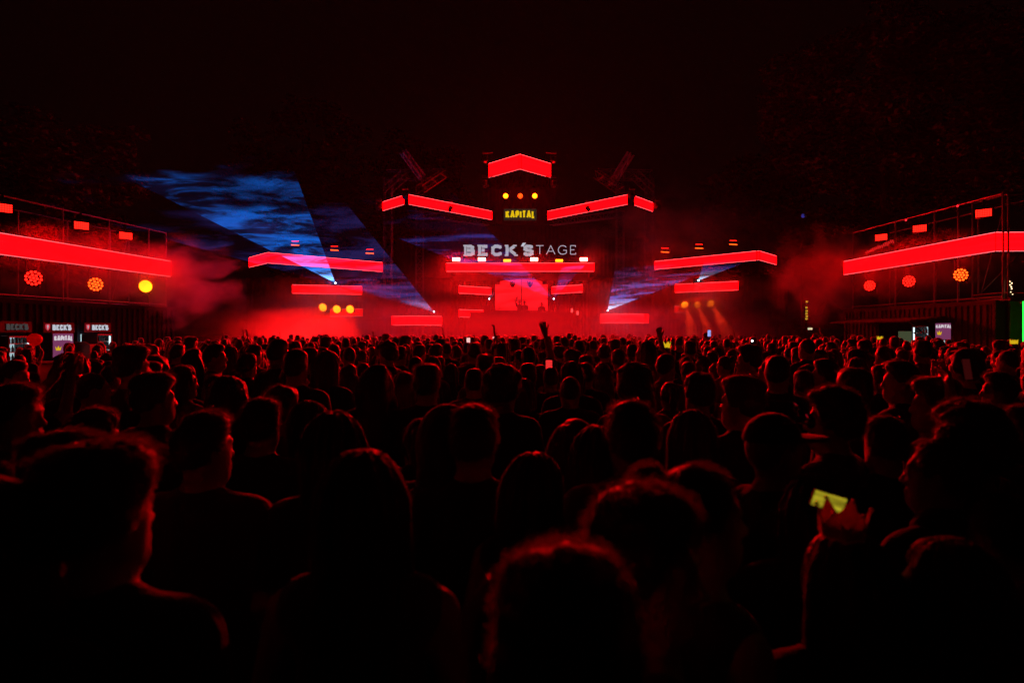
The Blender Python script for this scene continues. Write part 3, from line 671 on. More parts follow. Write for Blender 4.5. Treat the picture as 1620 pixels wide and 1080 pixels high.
# right
RB0, RB1 = Vector((*SR1, 0)), Vector((*SR0, 0)); dr = (RB1-RB0).normalized(); nR = Vector((dr.y, -dr.x, 0))
if nR.x > 0: nR = -nR
def on_right(x, y, out=.03):
    p = right(x, y); q_ = RB0+dr*(p-RB0).dot(dr); return Vector((q_.x, q_.y, p.z))+nR*out
uR = lambda x: (right(x, 500)-RB0).dot(dr)
rc, PR = container(RB0.x, RB0.y, RB1.x, RB1.y, 0, 2.95, 'brown corrugated container bar at right under the scaffold', M['contR'], 2.6, openings=[(uR(1388), uR(1502), 1.0, 2.3)], cat='container bar')
rpnt = [on_right(x, 500, -.2) for x in (1343, 1409, 1470, 1507, 1577)]
scaffold(rpnt, 2.96, 6.25, (3.05, 6.2), 'steel tube scaffold above the right container bar', -nR*1.6)
e0 = rpnt[-1]
scaffold([e0+Vector((.12, -.05, 0)), e0+Vector((3.2, -.15, 0))], 2.98, 6.22, (3.15, 6.15), 'scaffold return bay at the right photo edge', Vector((0, 1.6, 0)))
# red scribble neon on the right scaffold
nb = on_right(1375, 396, .1); root = empty('neon_scribble', nb); tag(root, 'thin red neon scribble behind the far end of the right banner', 'neon sign'); mb = MB(); pr = None
for i in range(60):
    t = i/59; p = dr*(t*1.9-.1)+Vector((0, 0, .25*t-.1+.13*math.sin(i*1.7)*rnd.uniform(.3, 1)))+nR*0
    if pr is not None: mb.tube(pr, p, .008, n=4)
    pr = p
mb.build('neon_tube', emit('red_neon', (1, .02, .02), .8, False), root)
for x, y in ((1435, 348.5), (1517, 326)):
    p = on_right(x, y, .05); o = MB().lathe((0, 0, 0), (0, -1, 0), [(0, 0), (.0, .035), (.03, .03), (.05, .0)], 8).build('indicator_lamp', emit('red_indicator', (1, .02, .03), 2), None)
    o.location = p; tag(o, 'tiny red lamp on the right scaffold top rail, '+('farther' if x < 1500 else 'nearer'), 'lamp', 'tiny red lamps on the right scaffold')
# awning, fridge and poster of the right bar
aw = on_right(1420, 500, 0); root = empty('awning', (RB0.x, RB0.y, 0)); tag(root, 'dark flap awning over the right container bar', 'awning')
a0, a1 = uR(1362), uR(1500)
fl = [dr*a0+nR*.03+Vector((0, 0, 2.5)), dr*a1+nR*.03+Vector((0, 0, 2.5)), dr*a1+nR*1.3+Vector((0, 0, 2.38)), dr*a0+nR*1.3+Vector((0, 0, 2.38))]
MB().hexa([p-Vector((0, 0, .06)) for p in fl]+fl).build('flap', M['contR'], root)
for u in (a0+.3, a1-.3): MB().tube(dr*u+nR*.02+Vector((0, 0, 1.5)), dr*u+nR*1.2+Vector((0, 0, 2.33)), .02).build('strut', M['steel'], root)
rR = -dr if dr.x < 0 else dr
rR = Vector((-nR.y, nR.x, 0)); rR = rR if rR.dot(Vector((1, 0, 0))) > 0 or True else -rR
# screen-right direction along the right wall is toward RB1 (nearer)
rR = dr
p = on_right(1449, 530, -.15); fridge(p, rR, nR, 'white lit drinks fridge in the right bar', .95, 1.2, 1.0, tube=-1)
p = on_right(1489, 520, -.1); fridge(p, rR, nR, 'purple backlit poster with white heavy letters in the right bar', .85, .55, 1.72, poster=True)
p = on_right(1415, 530, -.5); root = empty('menu_board', (p.x, p.y, 1.5)); tag(root, 'dim lit menu board in the right bar', 'board')
M['menu'] = emit('menu_light', (.08, .1, .05), .6)
MB().hexa([rR*a+nR*o+Vector((0, 0, z)) for z in (0, .5) for a, o in ((-.5, .03), (.5, .03), (.5, 0), (-.5, 0))]).build('board', M['menu'], root)
MB().hexa([rR*a+nR*o+Vector((0, 0, z)) for z in (.502, .55) for a, o in ((-.55, .04), (.55, .04), (.55, 0), (-.55, 0))]).build('rim', M['black'], root)
# green lit panel at right edge
gp = empty('green_lit_container', (RB1.x+.25, RB1.y-.25, 0)); tag(gp, 'container wall lit green at the right photo edge', 'container')
for i in range(7):
    MB().box((.02+i*.45, 0, 0), (.02+i*.45+.43, .08, 2.9)).build('wall_panel', M['greenwall'], gp)
MB().box((0, -.02, 2.92), (3.2, 1.5, 3.0)).build('roof_edge', M['black'], gp)
tb = empty('green_light_tube', at(1619, 540, 19.6)); tag(tb, 'bright green vertical light tube at the right photo edge', 'light tube')
MB().tube((0, 0, -.4), (0, 0, 1.15), .02, n=8).build('tube', M['green_tube'], tb)
for z_ in (-.38, 1.1): MB().box((-.02, .03, z_), (.02, .12, z_+.03)).build('clip', M['black'], tb)
# string of bulbs
sb = empty('bulb_string', at(1599, 445, 22.5)); tag(sb, 'string of warm white bulbs hanging at right above the green wall', 'string lights')
mb = MB()
for i in range(9):
    z = -.06*i; c = Vector((.05*math.sin(i*2.1), .03*math.cos(i*1.3), z))
    MB().lathe(c, (0, 0, -1), [(-.02, 0), (-.012, .014), (.008, .018), (.022, 0)], 8).build('bulb', M['warm_bulb'], sb)
MB().tube((0, 0, .3), (0, .05, -.6), .006, n=4).build('cable', M['black'], sb)

# ------------------------------------------------------------------ far background at right: marquee, lit mast
tp = at(1312, 526, 62); tent = empty('marquee_tent', (tp.x, tp.y, 0)); tag(tent, 'peaked marquee tent in the smoke behind the right bar', 'tent')
M['canvas'] = mat('pale_canvas', (.42, .38, .32), .85)
for i in range(4):
    a, b = [(-3.4, -3), (3.4, -3), (3.4, 3), (-3.4, 3)][i], [(3.4, -3), (3.4, 3), (-3.4, 3), (-3.4, -3)][i]
    MB().poly([(a[0], a[1], 2.7), (b[0], b[1], 2.7), (b[0]*.3, b[1]*.3, 3.7), (a[0]*.3, a[1]*.3, 3.7)]).poly([(a[0]*.3, a[1]*.3, 3.7), (b[0]*.3, b[1]*.3, 3.7), (0, 0, 5.1)]).poly([(a[0], a[1], 2.35), (b[0], b[1], 2.35), (b[0], b[1], 2.7), (a[0], a[1], 2.7)]).build('canvas_side', M['canvas'], tent)
    MB().tube((a[0]*.98, a[1]*.98, 0), (a[0]*.98, a[1]*.98, 2.7), .05).build('leg', M['steel'], tent)
tl = empty('tent_lamp', at(1281, 520, 58)); tag(tl, 'small warm floodlight by the marquee', 'lamp')
MB().box((-.2, -.02, -.12), (.25, .1, .12)).build('housing', M['black'], tl); MB().box((-.17, -.035, -.09), (.22, -.022, .09)).build('lens', emit('warm_flood', (1, .8, .45), .9), tl)
ms = empty('lit_mast', (at(1275, 526, 52).x, 52, 0)); tag(ms, 'thin mast with a vertical row of yellow lights', 'mast')
MB().tube((0, 0, 0), (0, 0, 4.5), .09, .06).build('pole', M['black'], ms)
for i, z in enumerate((3.0, 3.2, 3.4, 3.6, 3.85, 4.3)):
    MB().box((-.09+.03*(i % 2), -.14, z-.06), (.07+.03*(i % 2), -.1, z+.05)).build('light', emit('yellow_mast_light', (1, .62, .04), 1.1, False), ms)
# thin masts on the right wing
for x, D in ((1200, 50), (1222, 51)):
    p = at(x, 320, D); o = empty('mast', (p.x, p.y, 0)); tag(o, 'thin dark mast behind the right wing, '+('left' if x < 1210 else 'right')+' one', 'mast', 'thin masts behind the right wing')
    MB().tube((0, 0, 0), (0, 0, p.z), .06).build('pole', M['truss'], o); MB().tube((0, 0, p.z-.3), (-1.4 if x < 1210 else 1.2, 0, p.z-.3), .03).build('arm', M['truss'], o)
lpz = empty('blue_lamp', at(1270, 342, 46)); tag(lpz, 'faint blue lamp in the trees right of the stage', 'lamp')
MB().lathe((0, 0, 0), (0, -1, 0), [(-.2, 0), (-.2, .12), (.05, .16), (.05, .0)], 10).build('housing', M['black'], lpz); MB().disc((0, -.06, 0), (0, -1, 0), .14).build('lens', emit('faint_blue', (.03, .03, .25), .8, False), lpz)
MB().tube((0, .2, -15), (0, .2, .3), .05).build('pole', M['truss'], lpz)
# small amp lights at the booth
for x, y in ((905, 491), (914, 495)):
    o = MB().box((-.08, -.01, -.14), (.06, .02, .14)).build('cue_light', emit('cue_red', (1, .1, .1), 1.2, False)); o.location = at(x, y, 45.6); tag(o, ('upper' if y < 493 else 'lower')+' small red cue light right of the DJ booth', 'lamp', 'cue lights at the booth')

# ------------------------------------------------------------------ trees
M['bark'] = mat('bark', (.08, .055, .04), .9, var=.4, scale=9, bump=.6)
def leafmat():
    m, t, p = newmat('leaves'); N = t.nodes.new; L = t.links.new
    no = N('ShaderNodeTexNoise'); no.inputs['Scale'].default_value = .8; tc = N('ShaderNodeTexCoord'); L(tc.outputs['Object'], no.inputs['Vector'])
    cr = N('ShaderNodeValToRGB'); cr.color_ramp.elements[0].color = (.05, .06, .02, 1); cr.color_ramp.elements[1].color = (.13, .10, .03, 1); L(no.outputs[0], cr.inputs[0])
    L(cr.outputs[0], p.inputs['Base Color']); p.inputs['Roughness'].default_value = .6
    return m
M['leaf'] = leafmat()
def tree(x, y, h, rad, label, seed, nl=16000, ls=.2, low=.3):
    rg = np.random.default_rng(seed); root = empty('tree', (x, y, 0)); tag(root, label, 'tree', 'dark trees around the festival ground')
    tr = MB(); tips = []
    tr.lathe((0, 0, 0), (0, 0, 1), [(0, .5), (.4, .38), (h*.3, .3), (h*.55, .2), (h*.85, .06)], 10)
    tr.build('trunk', M['bark'], root, True)
    lb = MB()
    for i in range(16):
        z = h*(low+.5*rg.random()); a = i*2.4+rg.random(); ln = rad*(.5+.45*rg.random())*(1-.3*max(0, z/h-.5)); p0 = Vector((0, 0, z)); pr = p0; r0 = .14
        for k in range(4):
            p1 = pr+Vector((math.cos(a)*ln/4, math.sin(a)*ln/4, ln/4*(.55-.1*k)+rg.normal()*.1)); a += rg.normal()*.25
            lb.tube(pr, p1, r0*(1-.22*k), r0*(1-.22*(k+1)), n=5, cap=False); pr = p1; tips.append(p1)
    lb.build('limbs', M['bark'], root)
    # leaf clumps round limb ends and on the crown shell
    cl = [np.array(t) for t in tips]
    for i in range(70):
        v = rg.normal(size=3); v /= np.linalg.norm(v); rr = rg.uniform(.55, 1.0)
        cl.append(np.array([v[0]*rad*rr, v[1]*rad*rr, h*(low+1)/2+v[2]*h*(1-low)/2*rr]))
    cl = np.array(cl); sz = rg.uniform(.09, .22, len(cl))*rad
    wts = sz**2; ci = rg.choice(len(cl), nl, p=wts/wts.sum())
    v = rg.normal(size=(nl, 3)); v /= np.linalg.norm(v, axis=1)[:, None]
    c = cl[ci]+v*(sz[ci]*rg.uniform(.35, 1.0, nl)**.6)[:, None]*np.array([1.15, 1.15, .75])
    n = rg.normal(size=(nl, 3)); u = np.cross(n, [0.3, .2, 1]); u /= np.linalg.norm(u, axis=1)[:, None]; w_ = np.cross(u, rg.normal(size=(nl, 3))); w_ /= np.linalg.norm(w_, axis=1)[:, None]
    s = (ls*rg.uniform(.6, 1.3, nl))[:, None]
    V = np.stack([c-u*s, c+w_*s*.45, c+u*s, c-w_*s*.45], 1).reshape(-1, 3)
    me = bpy.data.meshes.new('crown'); quick(me, V, np.arange(nl*4).reshape(-1, 4)); me.materials.append(M['leaf'])
    link(bpy.data.objects.new('crown', me), root)
def quick(me, V, Q, mi=None, smooth=False):
    nv, nq, k = len(V), len(Q), Q.shape[1]
    me.vertices.add(nv); me.vertices.foreach_set('co', np.asarray(V, np.float32).ravel())
    me.loops.add(nq*k); me.loops.foreach_set('vertex_index', np.asarray(Q, np.int32).ravel())
    me.polygons.add(nq); me.polygons.foreach_set('loop_start', np.arange(0, nq*k, k, dtype=np.int32))
    if mi is not None: me.polygons.foreach_set('material_index', np.asarray(mi, np.int32))
    if smooth: me.polygons.foreach_set('use_smooth', np.ones(nq, bool))
    me.update(calc_edges=True)
    return me
tree(24, 44, 24, 7.5, 'tall broad tree behind the far end of the right scaffold', 1, 22000, .22)
tree(31, 36, 23, 7.5, 'tall dark tree above the right scaffold', 2, 20000, .2)
tree(19.5, 55, 17, 5, 'smaller dark tree in the smoke right of the stage', 3, 12000, .24)
tree(-19, 62, 23, 6.5, 'faint tall tree behind the left wing of the stage', 4, 14000, .26)
tree(-10, 70, 24, 6, 'faint tree behind the left roof boom', 5, 12000, .28)
tree(-27, 40, 15, 5.5, 'dark tree behind the left scaffold', 6, 12000, .22)

# ------------------------------------------------------------------ people: bodies, hair and clothes grown from distance fields
def ell(c, r, k=.02, rot=None):
    c = np.array(c, np.float32); r = np.array(r, np.float32)
    def f(X, Y, Z):
        x, y, z = X-c[0], Y-c[1], Z-c[2]
        if rot is not None:
            x, y, z = rot[0, 0]*x+rot[1, 0]*y+rot[2, 0]*z, rot[0, 1]*x+rot[1, 1]*y+rot[2, 1]*z, rot[0, 2]*x+rot[1, 2]*y+rot[2, 2]*z
        k0 = np.sqrt((x/r[0])**2+(y/r[1])**2+(z/r[2])**2)+1e-6; k1 = np.sqrt((x/r[0]**2)**2+(y/r[1]**2)**2+(z/r[2]**2)**2)+1e-6
        return k0*(k0-1)/k1
    m = r if rot is None else np.full(3, r.max())
    return [f, c-m, c+m, k, 1]
def cone(a, b, ra, rb, k=.02):
    a = np.array(a, np.float32); b = np.array(b, np.float32); ba = b-a; q = float(ba@ba)
    def f(X, Y, Z):
        x, y, z = X-a[0], Y-a[1], Z-a[2]
        t = np.clip((x*ba[0]+y*ba[1]+z*ba[2])/q, 0, 1)
        return np.sqrt((x-t*ba[0])**2+(y-t*ba[1])**2+(z-t*ba[2])**2)-(ra+(rb-ra)*t)
    m = max(ra, rb)
    return [f, np.minimum(a, b)-m, np.maximum(a, b)+m, k, 1]
def cut(p): p[4] = -1; return p
def turn(p, yaw, piv=(0, 0)):        # turn a primitive round the neck
    if not yaw: return p
    c, s = math.cos(yaw), math.sin(yaw); f0 = p[0]
    def f(X, Y, Z):
        x, y = X-piv[0], Y-piv[1]; return f0(c*x+s*y+piv[0], -s*x+c*y+piv[1], Z)
    lo, hi = p[1], p[2]; rr = max(math.hypot(a, b) for a in (lo[0]-piv[0], hi[0]-piv[0]) for b in (lo[1]-piv[1], hi[1]-piv[1]))
    return [f, np.array([piv[0]-rr, piv[1]-rr, lo[2]]), np.array([piv[0]+rr, piv[1]+rr, hi[2]]), p[3], p[4]]
def smin(a, b, k):
    h = np.maximum(k-np.abs(a-b), 0)/k; return np.minimum(a, b)-h*h*k*.25
def field(prims, xs, ys, zs, disp=None):
    Fd = np.full((len(xs), len(ys), len(zs)), 1.0, np.float32); mg = .09
    for f, lo, hi, k, op in prims:
        if op < 0: i0 = [0]*3; i1 = [len(xs), len(ys), len(zs)]
        else:
            i0 = [max(0, int(np.searchsorted(g_, lo[n]-mg))-1) for n, g_ in enumerate((xs, ys, zs))]
            i1 = [int(np.searchsorted(g_, hi[n]+mg))+1 for n, g_ in enumerate((xs, ys, zs))]
        sl = tuple(slice(a, b) for a, b in zip(i0, i1))
        d = f(xs[sl[0]][:, None, None], ys[sl[1]][None, :, None], zs[sl[2]][None, None, :]).astype(np.float32)
        if op > 0: Fd[sl] = smin(Fd[sl], d, k)
        else: Fd[sl] = -smin(-Fd[sl], d, k)
    if disp is not None: Fd += disp(xs[:, None, None], ys[None, :, None], zs[None, None, :]).astype(np.float32)
    return Fd
def at_points(prims, P, disp=None):
    X, Y, Z = P[:, 0], P[:, 1], P[:, 2]; Fd = np.full(len(P), 1.0)
    for f, lo, hi, k, op in prims:
        d = f(X, Y, Z); Fd = smin(Fd, d, k) if op > 0 else -smin(-Fd, d, k)
    return Fd if disp is None else Fd+disp(X, Y, Z)
OFF = np.array([(i, j, k) for i in (0, 1) for j in (0, 1) for k in (0, 1)])
EDG = [(a, b) for a in range(8) for b in range(a+1, 8) if np.abs(OFF[a]-OFF[b]).sum() == 1]
def nets(Fd, xs, ys, zs):
    ins = Fd < 0; nx, ny, nz = Fd.shape
    cnt = sum(ins[o[0]:nx-1+o[0], o[1]:ny-1+o[1], o[2]:nz-1+o[2]].astype(np.int8) for o in OFF)
    act = np.argwhere((cnt > 0) & (cnt < 8)); idx = np.full((nx-1, ny-1, nz-1), -1, np.int32); idx[tuple(act.T)] = np.arange(len(act))
    acc = np.zeros((len(act), 3)); num = np.zeros(len(act)); G = (xs, ys, zs)
    vals = [Fd[tuple((act+o).T)] for o in OFF]; pos = [np.stack([G[n][act[:, n]+o[n]] for n in range(3)], 1) for o in OFF]
    for a, b in EDG:
        m = (vals[a] < 0) != (vals[b] < 0); t = np.where(m, vals[a]/np.where(m, vals[a]-vals[b], 1), 0)
        acc += np.where(m[:, None], pos[a]+(pos[b]-pos[a])*t[:, None], 0); num += m
    V = acc/num[:, None]; quads = []
    for ax in range(3):
        sh = [slice(1, -1)]*3; sh[ax] = slice(0, -1)
        a = ins[tuple(sh)]; sh2 = list(sh); sh2[ax] = slice(1, None); b = ins[tuple(sh2)]
        e = np.argwhere(a != b); flip = a[tuple(e.T)]
        e = e+np.array([0 if n == ax else 1 for n in range(3)]); u, v = [(1, 2), (2, 0), (0, 1)][ax]
        def cell(du, dv):
            c = e.copy(); c[:, u] -= du; c[:, v] -= dv; return idx[tuple(c.T)]
        q = np.stack([cell(1, 1), cell(0, 1), cell(0, 0), cell(1, 0)], 1); q[~flip] = q[~flip][:, ::-1]; quads.append(q)
    return V, np.concatenate(quads)
def axis(a, b, brk, fine, coarse):
    out = [a]
    while out[-1] < b:
        x = out[-1]; st = fine if any(l-coarse < x < h for l, h in brk) else coarse; out.append(x+st)
    return np.array(out, np.float32)
def noise3(seed, freq, n=5):
    rg = np.random.default_rng(seed); D = rg.normal(size=(n, 3)); D /= np.linalg.norm(D, axis=1)[:, None]; D *= freq*rg.uniform(.7, 1.4, (n, 1)); ph = rg.uniform(0, 6.3, n)
    def f(X, Y, Z):
        s = 0
        for d, p in zip(D, ph): s = s+np.sin(X*d[0]+Y*d[1]+Z*d[2]+p)
        return s/n
    return f

ARM = {  # shoulder, elbow, wrist, hand direction for right (+x) and left
 'down': [((.185, 0, 1.385), (.245, -.03, 1.10), (.235, .07, .86), (0, .1, -1))]*2,
 'folded': [((.185, 0, 1.385), (.26, .06, 1.13), (.05, .22, 1.16), (-1, .1, .1))]*2,
 'raise': [((.185, .0, 1.41), (.27, .05, 1.66), (.20, .09, 1.92), (-.25, .15, 1)), ((.185, 0, 1.385), (.245, -.03, 1.10), (.235, .07, .86), (0, .1, -1))],
 'phone': [((.185, .0, 1.40), (.23, .20, 1.28), (.075, .36, 1.54), (-.3, .1, 1)), ((.185, .0, 1.40), (.23, .20, 1.28), (.075, .36, 1.54), (-.3, .1, 1))],
 'high': [((.185, .0, 1.41), (.24, .22, 1.56), (.12, .34, 1.80), (-.2, .1, 1)), ((.185, .0, 1.41), (.24, .20, 1.54), (.05, .34, 1.80), (-.1, .1, 1))],
}
def arm_prims(pose, grow=0.0, upto=1.0, slim=1.0):
    out = []
    for side, (s_, e, w_, hd) in zip((1, -1), ARM[pose]):
        s_, e, w_, hd = [np.array((p[0]*side, p[1], p[2])) for p in (s_, e, w_, hd)]; hd = hd/np.linalg.norm(hd)
        if upto < 1: out.append(cone(s_, s_+(e-s_)*upto, .058*slim+grow, .05*slim+grow*1.5, .05)); continue
        out += [cone(s_, e, .054*slim, .041*slim, .04), cone(e, w_, .042*slim, .028*slim, .02)]
        # hand: palm, four unequal bent fingers, thumb from the side of the palm
        sd = np.cross(hd, (0, 1, 0)); sd = sd/np.linalg.norm(sd); nn = np.cross(sd, hd)
        pc = w_+hd*.05
        out.append(cone(w_+hd*.02-sd*.012, w_+hd*.085-sd*.014, .022, .02, .015)); out.append(cone(w_+hd*.02+sd*.012, w_+hd*.085+sd*.016, .022, .02, .015))
        for q, (o_, ln) in enumerate(((-.03, .062), (-.01, .075), (.01, .07), (.029, .055))):
            b0 = w_+hd*.09+sd*o_; b1 = b0+hd*ln*.55+sd*o_*.25; b2 = b1+hd*ln*.35+nn*ln*.4
            out += [cone(b0, b1, .0105, .0095, .006), cone(b1, b2, .0095, .008, .006)]
        t0 = w_+hd*.035-sd*.03*1; t1 = t0+hd*.035-sd*.03; t2 = t1+hd*.03-sd*.005+nn*.01
        out += [cone(t0, t1, .013, .011, .01), cone(t1, t2, .011, .009, .006)]
    return out
def body_prims(pose='down', fem=False, yaw=0, build=1.0):
    b = build; sw = .9 if fem else 1.0
    P = [ell((0, -.005, 1.235), (.158*sw*b, .105*b, .21), .05), ell((0, .0, 1.05), ((.125 if fem else .142)*b, .095*b, .17), .06), ell((0, -.005, .925), (.168*b, .115*b, .13), .06),
         cone((-.145*sw, -.01, 1.385), (.145*sw, -.01, 1.385), .062*b, .062*b, .06),
         cone((0, -.02, 1.46), (.12, -.015, 1.41), .058, .045, .05), cone((0, -.02, 1.46), (-.12, -.015, 1.41), .058, .045, .05),
         cone((0, -.02, 1.40), (0, .0, 1.56), .061 if not fem else .052, .056 if not fem else .048, .04)]
    if fem: P += [ell((.07, .085, 1.24), (.06, .055, .06), .04), ell((-.07, .085, 1.24), (.06, .055, .06), .04)]
    for s_ in (1, -1):
        P += [cone((.088*s_, 0, .90), (.098*s_, .015, .48), .088*b, .058, .04), cone((.098*s_, .01, .48), (.10*s_, -.02, .09), .056, .038, .03), cone((.10*s_, -.04, .045), (.115*s_, .14, .035), .042, .035, .03)]
    P += arm_prims(pose, slim=.86 if fem else 1.0)
    H = [ell((0, -.012, 1.645), (.077, .096, .100), .03), ell((0, .022, 1.585), (.062, .068, .078), .05),      # skull, face mass
         cone((0, .077, 1.537), (0, .07, 1.527), .024, .022, .03),                                            # chin
         cone((.045, .02, 1.56), (.03, .055, 1.535), .022, .02, .03), cone((-.045, .02, 1.56), (-.03, .055, 1.535), .022, .02, .03),  # jaw
         cone((0, .088, 1.638), (0, .109, 1.598), .008, .0115, .012), ell((.012, .095, 1.594), (.009, .011, .007), .01), ell((-.012, .095, 1.594), (.009, .011, .007), .01),   # nose
         cone((-.034, .077, 1.652), (.034, .077, 1.652), .013, .013, .02),                                       # brow
         cut(ell((.031, .099, 1.632), (.017, .014, .010), .014)), cut(ell((-.031, .099, 1.632), (.017, .014, .010), .014)),
         ell((.031, .078, 1.631), (.0125, .0125, .0115), .004), ell((-.031, .078, 1.631), (.0125, .0125, .0115), .004),    # eyes
         cone((-.017, .096, 1.567), (.017, .096, 1.567), .0065, .0065, .006), cone((-.014, .0945, 1.554), (.014, .0945, 1.554), .007, .007, .006), # lips
         ell((.079, -.008, 1.618), (.010, .021, .032), .008), ell((-.079, -.008, 1.618), (.010, .021, .032), .008),
         cut(ell((.090, -.002, 1.622), (.006, .011, .017), .004)), cut(ell((-.090, -.002, 1.622), (.006, .011, .017), .004))]
    return P, [turn(p, yaw) for p in H]
def plane_cut(fn, k=.015):     # cut away where fn(x,y,z) < 0
    return [fn, np.array([-1, -1, -1.]), np.array([1, 1, 3.]), k, -1]
def hair_prims(kind, yaw=0, seed=0):
    disp = None; rg = random.Random(seed)
    SK = [ell((0, -.012, 1.645), (.077, .096, .100), .03)]        # the skull the hair grows from
    def grow(t, zf=1.695, zs_=1.592, zb=1.535, wd=.055, n=None, na=0.0, n2=None, n2a=0.0):
        """hair thickness: nothing below the hairline, thickening above it"""
        def f(X, Y, Z):
            line = np.where(Y < .028, zb+(zs_-zb)*np.clip((Y+.10)/.128, 0, 1)**1.5, zs_+(zf-zs_)*np.clip((Y-.028)/.045, 0, 1))
            k = np.clip((Z-line)/wd, 0, 1); k = k*k*(3-2*k); out = .006-(t+.006)*k+0*X
            if n is not None: out = out+n(X, Y, Z)*na*k
            if n2 is not None: out = out+n2(X, Y, Z)*n2a*k
            return out
        return f
    if kind == 'short': P = SK+[ell((0, .022, 1.716), (.060, .066, .034), .04)]; disp = grow(.0105, n=noise3(seed, 110), na=.004)
    elif kind == 'fringe': P = SK+[ell((.012, .03, 1.716), (.06, .056, .034), .04), ell((0, -.02, 1.73), (.062, .085, .03), .04)]; disp = grow(.0155, zf=1.69, wd=.05, n=noise3(seed, 85), na=.007)
    elif kind == 'buzz': P = SK; disp = grow(.004, wd=.03, n=noise3(seed, 170), na=.0012)
    elif kind in ('curly', 'afro'):
        g_ = 1.0 if kind == 'curly' else 1.75
        P = SK+[ell((0, .0, 1.722), (.06, .07, .036), .04)]
        disp = grow(.028*g_, zf=1.69, zs_=1.575, zb=1.525, wd=.06, n=noise3(seed, 120, 6), na=.010, n2=noise3(seed+9, 55, 5), n2a=.012)
    elif kind == 'wavylong':
        P = [ell((0, -.018, 1.668), (.1, .116, .11), .02), cone((0, -.075, 1.62), (0, -.10, 1.30), .1, .115, .04), cone((.08, -.02, 1.62), (.1, .02, 1.36), .042, .045, .03), cone((-.08, -.02, 1.62), (-.1, .02, 1.36), .042, .045, .03), cut(cone((0, .12, 1.67), (0, .16, 1.2), .078, .12, .02))]
        n = noise3(seed, 60); n2 = noise3(seed+3, 28); disp = lambda X, Y, Z: n(X, Y, Z)*.012+n2(X, Y, Z)*.012
    elif kind == 'long':
        P = [ell((0, -.018, 1.664), (.094, .112, .105), .02), cone((0, -.07, 1.62), (0, -.098, 1.22), .093, .085, .04), cone((.07, -.02, 1.64), (.085, -.01, 1.27), .036, .03, .03), cone((-.07, -.02, 1.64), (-.085, -.01, 1.27), .036, .03, .03), cut(cone((0, .118, 1.668), (0, .16, 1.2), .078, .12, .015))]
        def disp(X, Y, Z): a = np.arctan2(X, -Y+.0); return .0035*np.sin(a*38+3*np.sin(Z*9+seed))+.004*np.sin(a*13+seed+Z*5)
    elif kind == 'bob':
        P = [ell((0, -.018, 1.664), (.099, .116, .107), .02), cone((0, -.05, 1.60), (0, -.055, 1.53), .098, .09, .04), cone((.075, .0, 1.63), (.08, .01, 1.52), .035, .032, .03), cone((-.075, .0, 1.63), (-.08, .01, 1.52), .035, .032, .03), cut(cone((0, .12, 1.67), (0, .15, 1.4), .078, .09, .015))]
        def disp(X, Y, Z): a = np.arctan2(X, -Y); return .004*np.sin(a*30+2*np.sin(Z*9+seed))+.004*np.sin(a*11+seed)
    elif kind == 'bun': P = SK+[ell((0, -.118, 1.715), (.036, .033, .033), .012)]; disp = grow(.0105, n=noise3(seed, 95), na=.004)
    elif kind == 'topknot': P = SK+[ell((0, -.03, 1.768), (.03, .032, .025), .012)]; disp = grow(.009, n=noise3(seed, 95), na=.004)
    elif kind == 'ponytail': P = SK+[ell((0, -.112, 1.69), (.02, .02, .02), .02), cone((0, -.125, 1.685), (0, -.145, 1.58), .02, .026, .02), cone((0, -.145, 1.58), (0, -.13, 1.40), .026, .006, .02)]; g0 = grow(.0095, n=noise3(seed, 95), na=.003); disp = lambda X, Y, Z: np.where(Y < -.112, -.006+0*X+0*Z, g0(X, Y, Z))
    elif kind == 'hood':
        P = [ell((0, -.022, 1.655), (.108, .125, .122), .02), cone((0, -.05, 1.58), (0, -.07, 1.46), .11, .12, .06), cut(ell((0, .12, 1.62), (.075, .075, .11), .02)), plane_cut(lambda X, Y, Z: Z-1.43+0*X+0*Y, .02)]; n = noise3(seed, 22); disp = lambda X, Y, Z: n(X, Y, Z)*.006
    out = P
    out = [turn(p, yaw) for p in out]
    if disp is not None and yaw:
        d0 = disp; c, s_ = math.cos(yaw), math.sin(yaw); disp = lambda X, Y, Z: d0(c*X+s_*Y, -s_*X+c*Y, Z)
    return out, disp
def cap_prims(yaw):
    P = [ell((0, -.012, 1.675), (.091, .109, .095), .02), plane_cut(lambda X, Y, Z: Z-1.668+0*X+0*Y, .006), ell((0, .135, 1.672), (.078, .085, .011), .008)]
    return [turn(p, yaw) for p in P]
def shirt_prims(pose, fem, build, sleeve=.6, tank=False):
    P, _ = body_prims('down', fem, 0, build); sw = .9 if fem else 1.0; b = build
    Q = [ell((0, -.005, 1.235), (.172*sw*b, .119*b, .225), .05), ell((0, 0, 1.05), (.158*b, .11*b, .2), .06), ell((0, -.005, .925), (.182*b, .13*b, .14), .06),
         cone((-.145*sw, -.012, 1.387), (.145*sw, -.012, 1.387), .071*b, .071*b, .06), cone((0, -.02, 1.458), (.12, -.015, 1.413), .062, .055, .05), cone((0, -.02, 1.458), (-.12, -.015, 1.413), .062, .055, .05)]
    if fem: Q += [ell((.07, .09, 1.24), (.068, .062, .068), .04), ell((-.07, .09, 1.24), (.068, .062, .068), .04)]
    if not tank: Q += arm_prims(pose, .016, sleeve, .86 if fem else 1.0)
    Q += [cut(ell((0, .016, 1.525), (.069, .078, .068), .008)) if not tank else cut(ell((0, .01, 1.50), (.105, .15, .10), .01))]
    Q.append(plane_cut(lambda X, Y, Z: Z-.80+0*X+0*Y, .006))
    return Q
